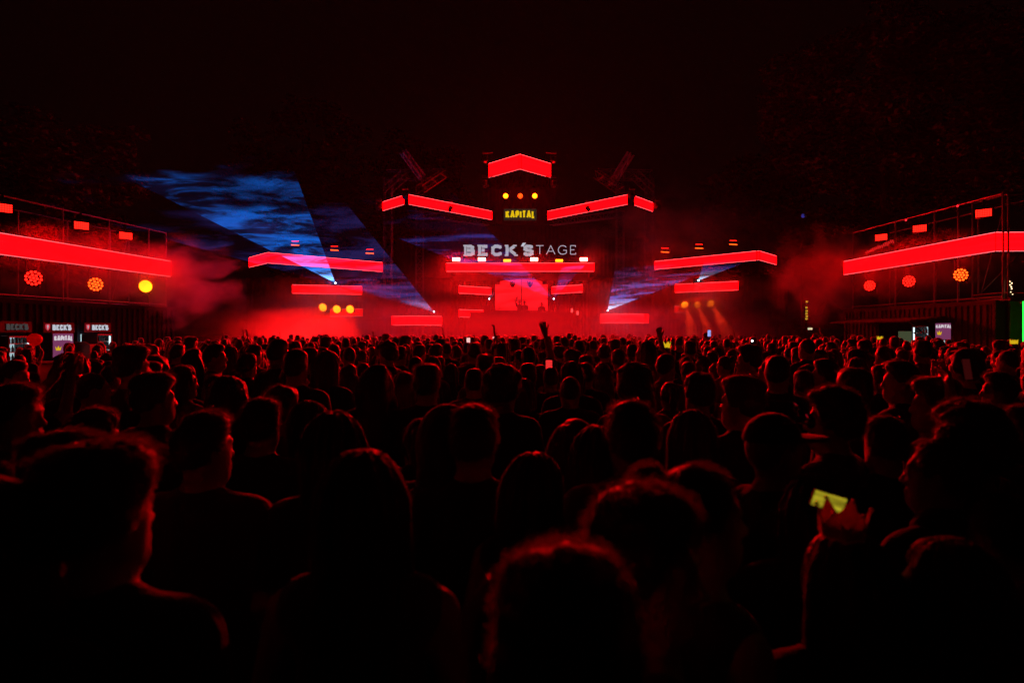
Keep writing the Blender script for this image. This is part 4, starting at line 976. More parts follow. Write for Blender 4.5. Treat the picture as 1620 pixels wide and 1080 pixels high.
def trouser_prims(build):
    b = build; Q = [ell((0, -.005, .915), (.176*b, .124*b, .125), .05)]
    for s_ in (1, -1): Q += [cone((.088*s_, 0, .88), (.098*s_, .015, .48), .1*b, .075, .04), cone((.098*s_, .012, .48), (.10*s_, -.02, .10), .074, .062, .04)]
    Q.append(plane_cut(lambda X, Y, Z: Z-.075+0*X+0*Y, .005))
    return Q
def shoe_prims():
    Q = []
    for s_ in (1, -1): Q += [cone((.10*s_, -.045, .052), (.117*s_, .155, .043), .052, .043, .03), cone((.10*s_, -.03, .06), (.1*s_, -.02, .11), .047, .044, .03)]
    Q.append(plane_cut(lambda X, Y, Z: Z-.002+0*X+0*Y, .004)); return Q
def make_mesh(name, prims, xs, ys, zs, m, disp=None):
    V, Q = nets(field(prims, xs, ys, zs, disp), xs, ys, zs)
    me = bpy.data.meshes.new(name); quick(me, V, Q, smooth=True); me.materials.append(m); return me
# keep_above and plane_cut give d > 0 inside the kept part; the cut op needs the removed part negative
HB = [(-.13, .13)]
def grids(lvl, top=1.9, reach=.5):
    if lvl == 0: f, c, b = .0075, .02, .024
    elif lvl == 1: f, c, b = .012, .026, .035
    else: f, c, b = .028, .06, .075
    return axis(-reach, reach, HB, f, c), axis(-.30, .60 if reach > .45 else .3, [(-.15, .135)], f, c), axis(-.03, top, [(1.49, 1.80)] if lvl < 2 else [(1.47, 1.84)], f, b)
def fine_axes(pose): return pose in ('raise', 'phone', 'high')
def body_mesh(pose, fem, yaw, build, lvl):
    P, H = body_prims(pose, fem, yaw, build)
    if fine_axes(pose) and lvl < 2:
        xs, ys, zs = axis(-.42, .42, [(-.3, .3)], .0085, .02), axis(-.2, .52, [(-.15, .48)], .0085, .02), axis(-.03, 2.2, [(1.44, 2.2)], .0085, .03)
    else: xs, ys, zs = grids(lvl, 1.9 if not fine_axes(pose) else 2.2)
    return make_mesh('body', P+H, xs, ys, zs, M['skin'])
def hair_mesh(kind, yaw, seed, lvl):
    Hp, disp = hair_prims(kind, yaw, seed); f = {0: .0065, 1: .011, 2: .026}[lvl]
    zlo = 1.1 if kind in ('long', 'wavylong') else 1.36
    xs = np.arange(-.24, .24, f, dtype=np.float32); zs = np.arange(zlo, 1.86, f if zlo > 1.2 or lvl else f*1.3, dtype=np.float32)
    return make_mesh('hair', Hp, xs, xs, zs, M['shirt_dark'] if kind == 'hood' else M['hair'], disp)
def add_strands(me, kind, yaw, seed, n):
    """thin ribbons that follow the hair surface, joined to the hair mesh"""
    rg = np.random.default_rng(seed+77); Hp, disp = hair_prims(kind, yaw, seed)
    nv = len(me.vertices); V = np.empty(nv*3, np.float32); me.vertices.foreach_get('co', V); V = V.reshape(-1, 3)
    nq = len(me.polygons); Q = np.empty(nq*4, np.int32); me.loops.foreach_get('vertex_index', Q); Q = Q.reshape(-1, 4)
    def sdf(P): return at_points(Hp, P, disp)
    def grad(P):
        e = .006; g_ = np.stack([sdf(P+np.eye(3)[i]*e)-sdf(P-np.eye(3)[i]*e) for i in range(3)], 1); return g_/(np.linalg.norm(g_, axis=1)[:, None]+1e-9)
    longk = kind in ('long', 'wavylong', 'bob'); curl = kind in ('curly', 'afro', 'wavylong')
    steps, ln = (9, .035) if longk and kind != 'bob' else ((6, .022) if kind == 'bob' else (5, .011))
    i = rg.integers(0, nv, n)
    if longk: zb = V[:, 2]; pr = np.clip((zb-1.3)*3, .1, 2); i = rg.choice(nv, n, p=pr/pr.sum())
    P = V[i].astype(np.float64); lift = rg.uniform(.001, .012, n) if longk else rg.uniform(.002, .022, n)
    if curl: lift = rg.uniform(.003, .024, n)
    rows = [P.copy()]; yv = np.array([-math.sin(yaw), math.cos(yaw), 0]); rv = rg.normal(size=(n, 3))*.35
    for k in range(steps):
        g_ = grad(P)
        if longk: d = np.tile(np.array([0, 0, -1.]), (n, 1))+rv*.35
        elif curl: d = rg.normal(size=(n, 3))*1.2+g_*.5
        else: d = (P-np.array([0, 0, 1.76])+yv*.05); d[:, 2] *= .7; d = d/(np.linalg.norm(d, axis=1)[:, None]+1e-6)+rv+g_*.25
        d -= g_*(d*g_).sum(1)[:, None]*(.9 if longk else .6); d /= np.linalg.norm(d, axis=1)[:, None]+1e-9
        P = P+d*ln*rg.uniform(.8, 1.2, (n, 1)); s_ = sdf(P); g_ = grad(P); P = P+g_*(lift*(k+1)/steps-np.clip(s_, -.03, .03))[:, None]*.85
        rows.append(P.copy())
    rows = np.stack(rows, 1); tan = np.gradient(rows, axis=1); side = np.cross(tan, rg.normal(size=(n, 1, 3))); side /= np.linalg.norm(side, axis=2)[:, :, None]+1e-9
    wd = (np.linspace(1, .25, steps+1)*.0009)[None, :, None]*rg.uniform(.7, 1.5, (n, 1, 1))
    A, B = rows-side*wd, rows+side*wd; SV = np.stack([A, B], 2).reshape(-1, 3)
    base = (np.arange(n)*(steps+1)*2)[:, None]+np.arange(steps)[None, :]*2
    SQ = np.stack([base, base+1, base+3, base+2], 2).reshape(-1, 4)+nv
    me2 = bpy.data.meshes.new('hair'); quick(me2, np.concatenate([V, SV]), np.concatenate([Q, SQ]), np.concatenate([np.zeros(nq, int), np.ones(len(SQ), int)]), True)
    me2.materials.append(me.materials[0]); me2.materials.append(M['strand']); return me2
CACHE = {}
def cached(key, fn):
    if key not in CACHE: CACHE[key] = fn()
    return CACHE[key]
def part(name, me, parent):
    return link(bpy.data.objects.new(name, me), parent)
XS, YS, ZS = axis(-.36, .36, [(-.11, .11)], .0095, .018), axis(-.24, .42, [(-.11, .12)], .0095, .018), axis(.6, 2.0, [(1.40, 1.52)], .008, .02)
def person(x, y, ztop, rz, label, group=None, pose='down', fem=False, hyaw=0, hair='short', build=1.0, seed=0, lvl=1, strands=0, tank=False, cap=False, dark=False, base=0.0, sleeve=.6, cat='person'):
    by = round(hyaw, 2)
    me = cached(('body', pose, fem, by, build, lvl), lambda: body_mesh(pose, fem, by, build, lvl))
    root = bpy.data.objects.new('person', me); link(root)
    htop = 1.775 if hair != 'afro' else 1.81
    s_ = (ztop-base)/htop; root.location = (x, y, base); root.scale = (s_, s_, s_); root.rotation_euler = (0, 0, rz)
    tag(root, label, cat, group)
    hm = cached(('hair', hair, by, seed if lvl == 0 else seed % 3, lvl, strands), lambda: (lambda q: add_strands(q, hair, by, seed, strands) if strands and hair not in ('hood', 'buzz') else q)(hair_mesh(hair, by, seed if lvl == 0 else seed % 3, lvl)))
    part('hood' if hair == 'hood' else 'hair', hm, root)
    if cap: part('cap', cached(('cap', by), lambda: make_mesh('cap', cap_prims(by), np.arange(-.26, .26, .008, dtype=np.float32), np.arange(-.26, .26, .008, dtype=np.float32), np.arange(1.6, 1.85, .007, dtype=np.float32), M['shirt_dark'])), root)
    part('shirt', cached(('shirt', pose, fem, build, tank, dark, sleeve), lambda: make_mesh('shirt', shirt_prims(pose, fem, build, sleeve, tank), XS, YS, ZS, M['shirt_dark' if dark else 'shirt'])), root)
    part('trousers', cached(('trousers', build), lambda: make_mesh('trousers', trouser_prims(build), axis(-.3, .3, [], .024, .024), axis(-.2, .2, [], .024, .024), axis(0, 1.1, [], .03, .03), M['trousers'])), root)
    part('shoes', cached('shoes', lambda: make_mesh('shoes', shoe_prims(), axis(-.22, .22, [], .015, .015), axis(-.14, .26, [], .015, .015), axis(-.03, .2, [], .012, .012), M['shoe'])), root)
    return root
def P_at(x, yt, D, rz, label, **k):
    z = CAMH-(yt-526)*D/F; X = (x-810)/F*D; k.setdefault('lvl', 0 if D < 3.3 else 1); k.setdefault('strands', 2600 if D < 2 else (1300 if D < 3.3 else (450 if D < 4.8 else 0)))
    k.setdefault('seed', len(placed)); placed.append((X, D)); o = person(X, D, z, R(rz), label, **k); return o
placed = []
near = []
def N_(*a, **k): near.append(P_at(*a, **k)); return near[-1]
N_(893, 880, .95, 0, 'wavy haired person nearest the camera at the bottom, seen from behind', hair='curly', fem=True, dark=True)
N_(1026, 782, 1.24, -85, 'curly haired person turned right with faint warm light on the face', hair='curly', fem=True, hyaw=R(-36), tank=True)
N_(1105, 722, 1.5, -70, 'woman in right profile with her hair in a bun', hair='bun', fem=True, hyaw=R(-15), tank=True)
N_(575, 705, 1.55, 0, 'woman with long straight hair down her back, large in the foreground', hair='long', fem=True, tank=True)
N_(160, 700, 1.35, -6, 'short haired man in the left foreground with red lit ear and shoulder', hair='fringe', hyaw=R(-18))
N_(322, 645, 2.3, -4, 'man in a pale t-shirt with his head turned right, left of the long haired woman', hair='short', hyaw=R(-30), build=1.08)
N_(530, 648, 2.25, -5, 'woman with rounded bob hair behind the long haired woman', hair='bob', fem=True)
N_(706, 640, 2.55, 5, 'hooded dark figure left of the pair at the centre', hair='hood', dark=True)
N_(748, 636, 2.42, -8, 'broad dark man right of the pair at the centre', hair='short', dark=True, build=1.1)
N_(848, 712, 2.15, -12, 'woman with long hair, small, right of the centre pair', hair='long', fem=True, hyaw=R(-20), tank=True)
N_(912, 660, 2.8, -14, 'woman with long wavy hair behind and left of the tall short haired man', hair='wavylong', fem=True)
N_(943, 670, 2.5, -6, 'woman with long hair beside the tall short haired man', hair='long', fem=True, dark=True)
N_(1000, 630, 2.35, 4, 'tall short haired man with visible ears right of the centre', hair='short', dark=True)
N_(1093, 645, 2.85, 0, 'woman with long smooth hair right of the tall short haired man', hair='long', fem=True, dark=True)
N_(1486, 682, 2.1, 28, 'person with a topknot and red lit ear at right', hair='topknot', hyaw=R(20), dark=True)
wcrown = N_(1336, 832, 1.5, 8, 'long haired woman wearing a cardboard crown in the right foreground', hair='long', fem=True, dark=True)
N_(1287, 745, 2.0, -8, 'woman with long hair behind the one with the crown', hair='long', fem=True)
N_(1492, 848, 1.45, 30, 'dark haired woman in the lower right corner', hair='bob', fem=True, hyaw=R(25), dark=True)
capman = N_(1226, 650, 2.35, -75, 'man in a cap with its brim to the right', hair='buzz', cap=True, dark=True)
N_(1316, 615, 2.9, 42, 'curly haired man right of the man in the cap', hair='curly', hyaw=R(20), dark=True)
N_(1532, 640, 2.15, 30, 'man with curly hair at right behind the topknot', hair='curly', hyaw=R(20), dark=True)
ph22 = N_(1622, 637, 3.2, 70, 'man at the right photo edge holding a phone up high', hair='short', pose='high', sleeve=.7)
N_(25, 602, 2.75, -75, 'man in right profile at the left photo edge', hair='short', hyaw=R(-10))
N_(148, 583, 4.4, -30, 'man with cropped hair in the left crowd below the purple poster', hair='buzz', hyaw=R(-20))
N_(245, 590, 3.6, -24, 'man with swept hair and red lit neck in the left crowd', hair='fringe', hyaw=R(-25), dark=True)
N_(362, 592, 3.7, -6, 'woman with bob hair left of the middle', hair='bob', fem=True, dark=True)
N_(413, 626, 3.1, -6, 'man with cropped hair left of the curly haired one', hair='short', dark=True)
N_(446, 614, 3.8, -18, 'man with lit curly hair left of the middle', hair='curly', hyaw=R(-20))
N_(490, 632, 3.2, -3, 'person with smooth hair next to the lit curly one', hair='bob', fem=True, dark=True)
N_(108, 684, 1.95, -30, 'person with a flat fringe behind the short haired man at left', hair='fringe', hyaw=R(-25), dark=True)
N_(-5, 752, 1.25, -10, 'blurred long haired person cut off by the left photo edge', hair='wavylong', fem=True)
N_(148, 641, 2.7, -20, 'dark haired person behind the foreground man at left', hair='short', dark=True)
N_(675, 576, 4.6, -3, 'man with thick hair in the centre crowd, left of the frizzy one', hair='fringe', build=1.06, dark=True)
N_(597, 576, 4.6, -8, 'woman with long hair left of the centre', hair='wavylong', fem=True, dark=True)
N_(640, 586, 5.0, 4, 'woman with long hair between two taller people left of centre', hair='long', fem=True)
N_(750, 581, 5.8, 0, 'short haired man behind and left of the frizzy haired man', hair='short')
N_(795, 576, 4.3, -16, 'broad man with frizzy lit hair at the centre', hair='afro', hyaw=R(-10), build=1.12)
N_(828, 597, 5.2, 0, 'woman with bob hair beside the frizzy haired man', hair='bob', fem=True)
N_(902, 590, 5.1, 0, 'man with cropped hair and sloping shoulders right of centre', hair='buzz', dark=True)
N_(1005, 574, 4.4, 0, 'person with a big round halo of curly hair', hair='afro', dark=True)
N_(1016, 607, 4.3, 6, 'person with smooth hair below the curly halo', hair='short', fem=True)
N_(1106, 590, 4.2, 8, 'man with a quiff and lit neck right of centre', hair='fringe', hyaw=R(10))
N_(1172, 595, 3.45, 26, 'man with full hair looking left in the right crowd', hair='fringe', hyaw=R(25))
N_(1230, 560, 5.0, -20, 'tall man with round hair in the right crowd', hair='short', hyaw=R(-10))
N_(1272, 583, 5.5, 0, 'person with dark hair behind the man in the cap', hair='short')
N_(1306, 565, 5.4, 26, 'man with lit cheek looking left in the right crowd', hair='short', hyaw=R(25))
N_(1350, 583, 4.0, 14, 'man with thick hair behind the curly haired man at right', hair='fringe', dark=True)
N_(1425, 567, 4.3, 40, 'man in left profile in the right crowd', hair='short', hyaw=R(30), dark=True)
N_(1477, 597, 3.4, 40, 'man with a cap like crop looking left at right', hair='fringe', hyaw=R(30), dark=True)
N_(1580, 585, 4.6, 40, 'person looking left near the right photo edge', hair='short', hyaw=R(20))
N_(468, 550, 5.2, -8, 'tall man with red lit shoulders left of centre', hair='short')
N_(210, 546, 4.7, -20, 'tall dark man in the left crowd', hair='fringe', hyaw=R(-20), dark=True)
N_(290, 576, 5.1, -26, 'woman with long hair and lit face in the left crowd', hair='long', fem=True, hyaw=R(-20))
cupman = N_(8, 606, 4.0, -25, 'man raising both forearms at the left photo edge', hair='short', pose='high', dark=True)
N_(1060, 600, 5.4, -2, 'woman with a ponytail right of the curly halo', hair='ponytail', fem=True)
N_(1400, 655, 2.9, 10, 'dark haired man between the curly heads at right', hair='short', dark=True)
N_(1585, 770, 1.9, 20, 'person with bare shoulders at the right photo edge', hair='bun', fem=True, tank=True)
N_(836, 547, 8.2, 0, 'dark figure raising an arm over the crowd at the centre', hair='short', pose='raise', dark=True)
N_(665, 655, 3.3, 0, 'woman with a ponytail behind the hooded figure', hair='ponytail', fem=True, dark=True)
# DJs
for x, y, ps, lab in ((822, 475.5, 'raise', 'DJ with one arm raised behind the booth'), (829.7, 476, 'down', 'second DJ standing close beside the first'), (857, 478, 'down', 'person at the right end of the booth by the LED wall')):
    D = 48.0; p = at(x, y, D); person(p.x, D, p.z, R(180), lab, 'people on the stage', pose=ps, hair='short', lvl=1, dark=True, base=max(1.55, p.z-1.78))

# the rest of the crowd: individuals as far as they show large, then one mass
def free(X, Y, d):
    return all((X-a)**2+(Y-b)**2 > d*d for a, b in placed)
cand = []
rr_ = random.Random(11)
Y = 4.6
while Y < 44:
    st = .62+.01*Y
    half = min(.80*Y, 13.2)
    X = -half
    while X < half:
        px, py = X+rr_.uniform(-.3, .3), Y+rr_.uniform(-.3, .3)
        wl = -15.05+.128*(py-15)+1.4 if py > 11 else -99
        wr = 14.6-1.5 if py > 17 else 99
        lf = 810+px/py*F < 200 and py > 7.5
        if lf and rr_.random() < .55: X += st; continue
        if wl < px < wr and free(px, py, .47) and not (abs(px-.5) < 10 and py > 42): cand.append((px, py))
        X += st
    Y += st*.95
rr_.shuffle(cand); cand.sort(key=lambda c: c[1])
NI = 300-len(placed)-3
hk = ['short', 'short', 'fringe', 'buzz', 'short', 'curly', 'long', 'long', 'bob', 'wavylong', 'ponytail', 'bun', 'short', 'fringe', 'afro']
FEM = ('long', 'bob', 'wavylong', 'ponytail', 'bun')
HW = {'short': 'short hair', 'fringe': 'thick swept hair', 'buzz': 'cropped hair', 'curly': 'curly hair', 'long': 'long straight hair', 'bob': 'bob hair', 'wavylong': 'long wavy hair', 'ponytail': 'a ponytail', 'bun': 'a hair bun', 'afro': 'big frizzy hair'}
def zone(X, Y):
    px = 810+X/Y*F; c = 'left third' if px < 540 else ('right third' if px > 1080 else 'centre third')
    return c, ('nearer rows' if Y < 7 else ('middle rows' if Y < 11 else 'farther rows'))
for i, (X, Y) in enumerate(cand[:NI]):
    h = rr_.choice(hk); fem = h in FEM; ht = rr_.gauss(1.66 if fem else 1.75, .075); ht = min(max(ht, 1.5), 1.9 if 810+X/Y*F > 220 or Y < 7 else 1.66)
    side = 810+X/Y*F; base_yaw = -22 if side < 500 else (22 if side > 1120 else 0)
    yaw = base_yaw+rr_.gauss(0, 24)+(rr_.choice((-70, 70)) if rr_.random() < .07 else 0)
    z1, z2 = zone(X, Y); ps = 'down'; t = rr_.random()
    if t < .02 and Y > 8: ps = 'raise'
    elif t < .05 and Y > 6: ps = 'phone'
    what = {'down': '', 'raise': ' raising an arm', 'phone': ' with both hands lifted'}[ps]
    lab = 'person with %s%s, %s, %s of the crowd' % (HW[h], what, z2, z1)
    person(X, Y, ht, R(yaw), lab, lab.replace('person', 'people', 1), pose=ps, fem=fem, hair=h, seed=i, lvl=1, dark=rr_.random() < .6)
# far crowd as one mass
LOW = []
for k, (h, fem) in enumerate((('short', False), ('fringe', False), ('long', True), ('curly', False), ('bob', True), ('buzz', False), ('wavylong', True))):
    P, H = body_prims('raise' if k == 3 else 'down', fem, 0, 1.0); xs, ys, zs = grids(2, 2.2, .42)
    V1, Q1 = nets(field(P[:], xs, ys, zs), xs, ys, zs)
    V2, Q2 = nets(field(H, xs, ys, zs), xs, ys, zs)
    Hp, dp = hair_prims(h, 0, k); g_ = np.arange(-.2, .2, .026, dtype=np.float32); V3, Q3 = nets(field(Hp, g_, g_, np.arange(1.2, 1.84, .026, dtype=np.float32), dp), g_, g_, np.arange(1.2, 1.84, .026, dtype=np.float32))
    V = np.concatenate([V1, V2, V3]); Q = np.concatenate([Q1, Q2+len(V1), Q3+len(V1)+len(V2)])
    zc = V1[Q1].mean(1)[:, 2]; ms_ = np.where((zc > .75) & (zc < 1.44), 2, np.where(zc < .75, 3, 0))
    LOW.append((V, Q, np.concatenate([ms_, np.zeros(len(Q2), int), np.ones(len(Q3), int)]), fem))
VV, QQ, MI, n0 = [], [], [], 0
for X, Y in cand[NI:]:
    k = rr_.choices(range(7), (6, 4, 3, .35, 2, 3, 2))[0]; V, Q, mi, fem = LOW[k]; ht = min(max(rr_.gauss(1.66 if fem else 1.76, .07), 1.5), 1.95 if 810+X/Y*F > 220 else 1.68)
    a = R(rr_.gauss(0, 30)); s_ = ht/1.775; c_, sn = math.cos(a)*s_, math.sin(a)*s_
    VV.append(np.stack([V[:, 0]*c_-V[:, 1]*sn+X, V[:, 0]*sn+V[:, 1]*c_+Y, V[:, 2]*s_], 1)); QQ.append(Q+n0); MI.append(mi); n0 += len(V)
me = bpy.data.meshes.new('crowd'); quick(me, np.concatenate(VV), np.concatenate(QQ), np.concatenate(MI), True)
for k in ('skin', 'hair', 'shirt_dark', 'trousers'): me.materials.append(M[k])
tag(link(bpy.data.objects.new('crowd', me)), 'far mass of the crowd packed in front of the stage', 'crowd', kind='stuff')
print('crowd', len(cand), 'placed', len(placed), 'mass tris', 2*sum(len(q) for q in QQ))

# ------------------------------------------------------------------ things people hold and wear
def phone(p, rz, label, scr, tilt=0, group='lit phones held up in the crowd', s_=1.0, roll=0):
    root = empty('phone', p, R(rz)); root.rotation_euler = (R(tilt), R(roll), R(rz)); root.scale = (s_,)*3; tag(root, label, 'phone', group)
    MB().box((-.037, 0, -.075), (.037, .008, .075)).build('body', M['black'], root)
    MB().box((-.034, -.003, -.07), (.034, -.0005, .07)).build('screen', M[scr], root)
    return root
phone(at(1530, 584, 3.28), 18, 'phone held high by the man at the right photo edge', 'phone_dim', -10, s_=.7)
for x, y, D, sc_, lab in ((741, 540, 13, 'phone_screen', 'bright phone screen held up left of the centre'), (868.5, 580, 7.2, 'phone_red', 'red glowing phone in the centre crowd'), (1122, 527, 15, 'phone_blue', 'bluish phone screen in the far right crowd'), (781, 536, 22, 'phone_screen', 'tiny phone screen below the DJ booth')):
    p = at(x, y, D); phone(p, 0, lab, sc_)
    person(p.x, D+.42*0-.36, min(p.z-.0+.02, 1.78) if p.z < 1.9 else 1.78, 0, 'person holding the '+lab.split(' held')[0].split(' in the')[0].split(' below')[0], pose='phone' if D < 20 else 'down', hair='short', lvl=1, dark=True)
# torch
p = at(1190, 539, 13); root = empty('phone_torch', p); tag(root, 'phone with its white torch shining in the right crowd', 'phone')
MB().box((-.037, .001, -.11), (.037, .01, .04)).build('body', M['black'], root); MB().disc((0, -.002, 0), (0, -1, 0), .016, 8).build('torch_lens', M['flash'], root)
person(p.x+.03, 13-.3, 1.72, 0, 'person holding the shining phone torch', pose='phone', hair='short', lvl=1, dark=True)
# paper crowns
def crown(p, r, h, rz, label, m, group='paper crowns', tilt=0):
    root = empty('paper_crown', p, R(rz)); root.rotation_euler = (R(tilt), 0, R(rz)); tag(root, label, 'crown', group); n = 6
    for i in range(n):
        a0, a1 = 2*math.pi*i/n, 2*math.pi*(i+1)/n; am = (a0+a1)/2; pts = []
        c = lambda a, z, q=1.0: Vector((math.cos(a)*r*q, math.sin(a)*r*q, z))
        f = [c(a0, 0), c(a1, 0), c(a1, h*.42), c(am, h, 1.12), c(a0, h*.42)]; g_ = [v_*.985 if True else v_ for v_ in f]; g_ = [Vector((v_.x*.98, v_.y*.98, w_.z)) for v_, w_ in zip(f, f)]
        mb = MB().poly(f).poly(g_[::-1])
        for k in range(5): mb.poly([f[k], g_[k], g_[(k+1) % 5], f[(k+1) % 5]])
        cpt = mb.build('crown_point', m, root)
        MB().lathe(c(am, h-.004, 1.12), (0, 0, 1), [(-.006, 0), (0, .006), (.006, 0)], 6).build('tip_bead', m, cpt)
    return root
M['crown_card'] = mat('thin_card', (.75, .5, .28), .6, var=.1)
ct = M['crown_card'].node_tree; ctr = ct.nodes.new('ShaderNodeBsdfTranslucent'); ctr.inputs[0].default_value = (.85, .6, .35, 1); cmx = ct.nodes.new('ShaderNodeMixShader'); cmx.inputs[0].default_value = .3
ct.links.new(ct.nodes['Principled BSDF'].outputs[0], cmx.inputs[1]); ct.links.new(ctr.outputs[0], cmx.inputs[2]); ct.links.new(cmx.outputs[0], ct.nodes['Material Output'].inputs[0])
cz = CAMH-(843-526)*1.47/F
crown((at(1327, 800, 1.47).x, 1.46, cz), .048, .066, 15, 'cardboard crown on the long haired woman at right', M['crown_card'], tilt=8)
for x, y, D, lab in ((432, 540, 17, 'glowing yellow crown in the left crowd by the bright smoke'), (1053, 547, 11, 'glowing yellow crown in the right of the centre'), (1392, 534, 19, 'tiny amber crown in the far right crowd'), (1604, 541, 15, 'tiny yellow crown in front of the green wall')):
    p = at(x, y+3, D); crown(p, .075, .1, 10, lab, M['crown_glow'])
    person(p.x, D, p.z+.04, 0, 'person wearing the '+lab, hair='short', lvl=1, dark=True)
# yellow lit phone in front of the crown
M['phone_yellow'] = led_mat('phone_screen_yellow', (.55, .45, .02), .85, lo=.03, streak=.35)
for n_ in M['phone_yellow'].node_tree.nodes:
    if n_.type == 'MAPPING': n_.inputs['Scale'].default_value = (70, 4, 4)
phone(at(1311, 793, 1.66), -30, 'yellow lit phone screen seen over the cardboard crown', 'phone_yellow', -25, s_=.55, roll=108)
# sunglasses on the cap
p = capman.location; ca, sa = math.cos(R(-75)), math.sin(R(-75)); sg_ = empty('sunglasses', at(1271, 656, 2.3)); tag(sg_, 'shiny sunglasses resting on the brim of the cap', 'sunglasses'); sg_.rotation_euler = (0, R(30), R(-75))
for sx in (-1, 1):
    MB().lathe((sx*.033, 0, 0), (0, 1, .15), [(0, 0), (0, .026), (.004, .027), (.007, 0)], 14).build('lens', M['glass'], sg_, True)
    MB().tube((sx*.06, 0, .01), (sx*.07, -.13, .02), .003, n=5).build('temple', M['black'], sg_)
MB().tube((-.01, .004, .01), (.01, .004, .01), .003, n=5).build('bridge', M['black'], sg_)
# cup in the raised hand at left, balloon on a stick
bpy.context.view_layer.update(); cp = empty('plastic_cup', cupman.matrix_world @ Vector((.03, .43, 1.86))); tag(cp, 'plastic cup with yellow drink held up in the left crowd', 'cup')
MB().lathe((0, 0, -.05), (0, 0, 1), [(0, 0), (0, .03), (.11, .042), (.11, .039), (.004, .027)], 12).build('cup_wall', mat('clear_plastic', (.5, .5, .5), .2), cp, True)
MB().lathe((0, 0, -.044), (0, 0, 1), [(0, .0265), (.07, .036), (.07, 0)], 12).build('drink', emit('yellow_drink_glow', (.5, .3, .01), .25, False), cp)  # the drink's yellow glow is put into its material as emission
M['balloon'] = bpy.data.materials.new('red_balloon'); M['balloon'].use_nodes = True; bt = M['balloon'].node_tree; bp = bt.nodes['Principled BSDF']; bp.inputs['Base Color'].default_value = (.75, .03, .03, 1); bp.inputs['Roughness'].default_value = .4
btr = bt.nodes.new('ShaderNodeBsdfTranslucent'); btr.inputs[0].default_value = (.95, .05, .05, 1); bmx = bt.nodes.new('ShaderNodeMixShader'); bmx.inputs[0].default_value = .65
bt.links.new(bp.outputs[0], bmx.inputs[1]); bt.links.new(btr.outputs[0], bmx.inputs[2]); bt.links.new(bmx.outputs[0], bt.nodes['Material Output'].inputs[0])
bl = empty('balloon_on_stick', at(55, 537, 13.5)); tag(bl, 'round red balloon on a stick in front of the left bar', 'balloon')
MB().lathe((0, 0, 0), (0, 0, 1), [(-.125, .0), (-.12, .03), (-.10, .075), (-.05, .122), (0, .137), (.05, .128), (.09, .095), (.115, .05), (.122, 0)], 18).build('balloon', M['balloon'], bl, True)
MB().tube((0, 0, -.9), (0, 0, -.12), .006, n=5).build('stick', M['white'], bl)

# ------------------------------------------------------------------ haze and stage smoke
def vol_mat(name, dens, noisy=False, scale=2.0, thr=(.35, .7), seed=0.0, col_=(.95, .93, .93), aniso=.2):
    m = bpy.data.materials.new(name); m.use_nodes = True; t = m.node_tree; t.nodes.clear(); N = t.nodes.new; L = t.links.new
    v = N('ShaderNodeVolumePrincipled'); v.inputs['Color'].default_value = (*col_, 1); v.inputs['Density'].default_value = dens; v.inputs['Anisotropy'].default_value = aniso
    o = N('ShaderNodeOutputMaterial'); L(v.outputs[0], o.inputs['Volume'])
    if noisy:
        tc = N('ShaderNodeTexCoord'); ln = N('ShaderNodeVectorMath'); ln.operation = 'LENGTH'; L(tc.outputs['Object'], ln.inputs[0])
        fo = N('ShaderNodeMapRange'); fo.interpolation_type = 'SMOOTHSTEP'; fo.inputs[1].default_value = 1.0; fo.inputs[2].default_value = .6; L(ln.outputs['Value'], fo.inputs[0])
        no = N('ShaderNodeTexNoise'); no.noise_dimensions = '4D'; no.inputs['W'].default_value = seed; no.inputs['Scale'].default_value = scale; no.inputs['Detail'].default_value = 4; no.inputs['Distortion'].default_value = .4
        L(tc.outputs['Object'], no.inputs['Vector'])
        mr = N('ShaderNodeMapRange'); mr.interpolation_type = 'SMOOTHSTEP'; mr.inputs[1].default_value = thr[0]; mr.inputs[2].default_value = thr[1]; er = N('ShaderNodeMath'); er.operation = 'MULTIPLY_ADD'; er.inputs[1].default_value = -.34; L(ln.outputs['Value'], er.inputs[0]); L(no.outputs[0], er.inputs[2]); L(er.outputs[0], mr.inputs[0])
        a = N('ShaderNodeMath'); a.operation = 'MULTIPLY'; L(fo.outputs[0], a.inputs[0]); L(mr.outputs[0], a.inputs[1])
        b = N('ShaderNodeMath'); b.operation = 'MULTIPLY'; b.inputs[1].default_value = dens; L(a.outputs[0], b.inputs[0]); L(b.outputs[0], v.inputs['Density'])
    return m
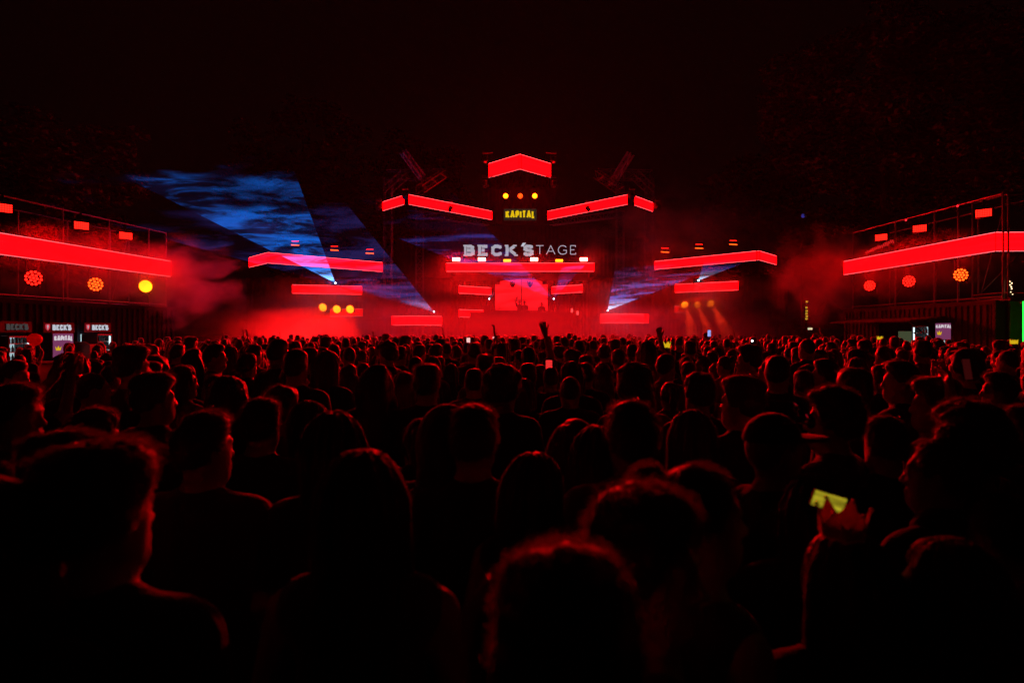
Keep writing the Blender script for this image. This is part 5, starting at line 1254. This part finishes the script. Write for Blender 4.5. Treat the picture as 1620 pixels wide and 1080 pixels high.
hz = MB().box((-300, -70, -1), (300, 430, 32)).build('haze', vol_mat('thin_haze', HAZE)); tag(hz, 'thin haze filling the night air over the ground', 'haze', kind='stuff')
import bmesh
def smoke(c, r, dens, label, scale=2.0, thr=(.35, .7), seed=0.0):
    bm = bmesh.new(); bmesh.ops.create_icosphere(bm, subdivisions=2, radius=1.0); me = bpy.data.meshes.new('smoke_cloud'); bm.to_mesh(me); bm.free()
    o = bpy.data.objects.new('smoke_cloud', me); o.location = c; o.scale = r; me.materials.append(vol_mat('stage_smoke', dens, True, scale, thr, seed)); link(o)
    tag(o, label, 'smoke', kind='stuff')
smoke(at(490, 515, 42.0), (9, 3.2, 3.8), .42, 'bright red smoke rising at the left wing of the stage', 3.2, (.18, .48), 1)
smoke(at(825, 517, 42.5), (15, 2.6, 2.2), .04, 'low red smoke in front of the DJ booth', 2.8, (.12, .45), 2)
smoke(at(1110, 505, 42.2), (9.5, 3.2, 3.8), .22, 'red smoke at the right wing of the stage', 2.8, (.15, .45), 3)
smoke(at(1112, 492, 43.9), (2.4, .9, 1.1), 2.4, 'orange glowing smoke under the right lamps', 2.0, (.05, .35), 11)
smoke(at(268, 450, 26.4), (3.8, 1.8, 2.3), .8, 'smoke drifting red from the end of the left banner', 3.0, (.24, .46), 4)
smoke(at(1310, 438, 30), (3.4, 1.8, 2.8), .55, 'red smoke drifting off the far end of the right banner', 3.0, (.22, .46), 5)
smoke(at(1130, 375, 44), (10, 3, 4.4), .22, 'faint smoke cloud above the right wing strip', 3.0, (.2, .48), 6)
smoke(at(825, 515, 45.5), (27, 7, 5.6), .030, 'thin red smoke hanging round the whole stage', 3.0, (.04, .4), 8)
smoke(left(140, 425), (3.2, 5.5, 1.5), .09, 'thin smoke round the lamps under the left banner', 3.0, (.08, .4), 9)
smoke(right(1450, 425), (3.0, 5.0, 1.4), .07, 'thin smoke round the lamps under the right banner', 3.0, (.08, .4), 10)
smoke((0, 33, 2.0), (17, 9, 1.9), .018, 'thin smoke lying over the far crowd', 3.0, (.02, .4), 12)
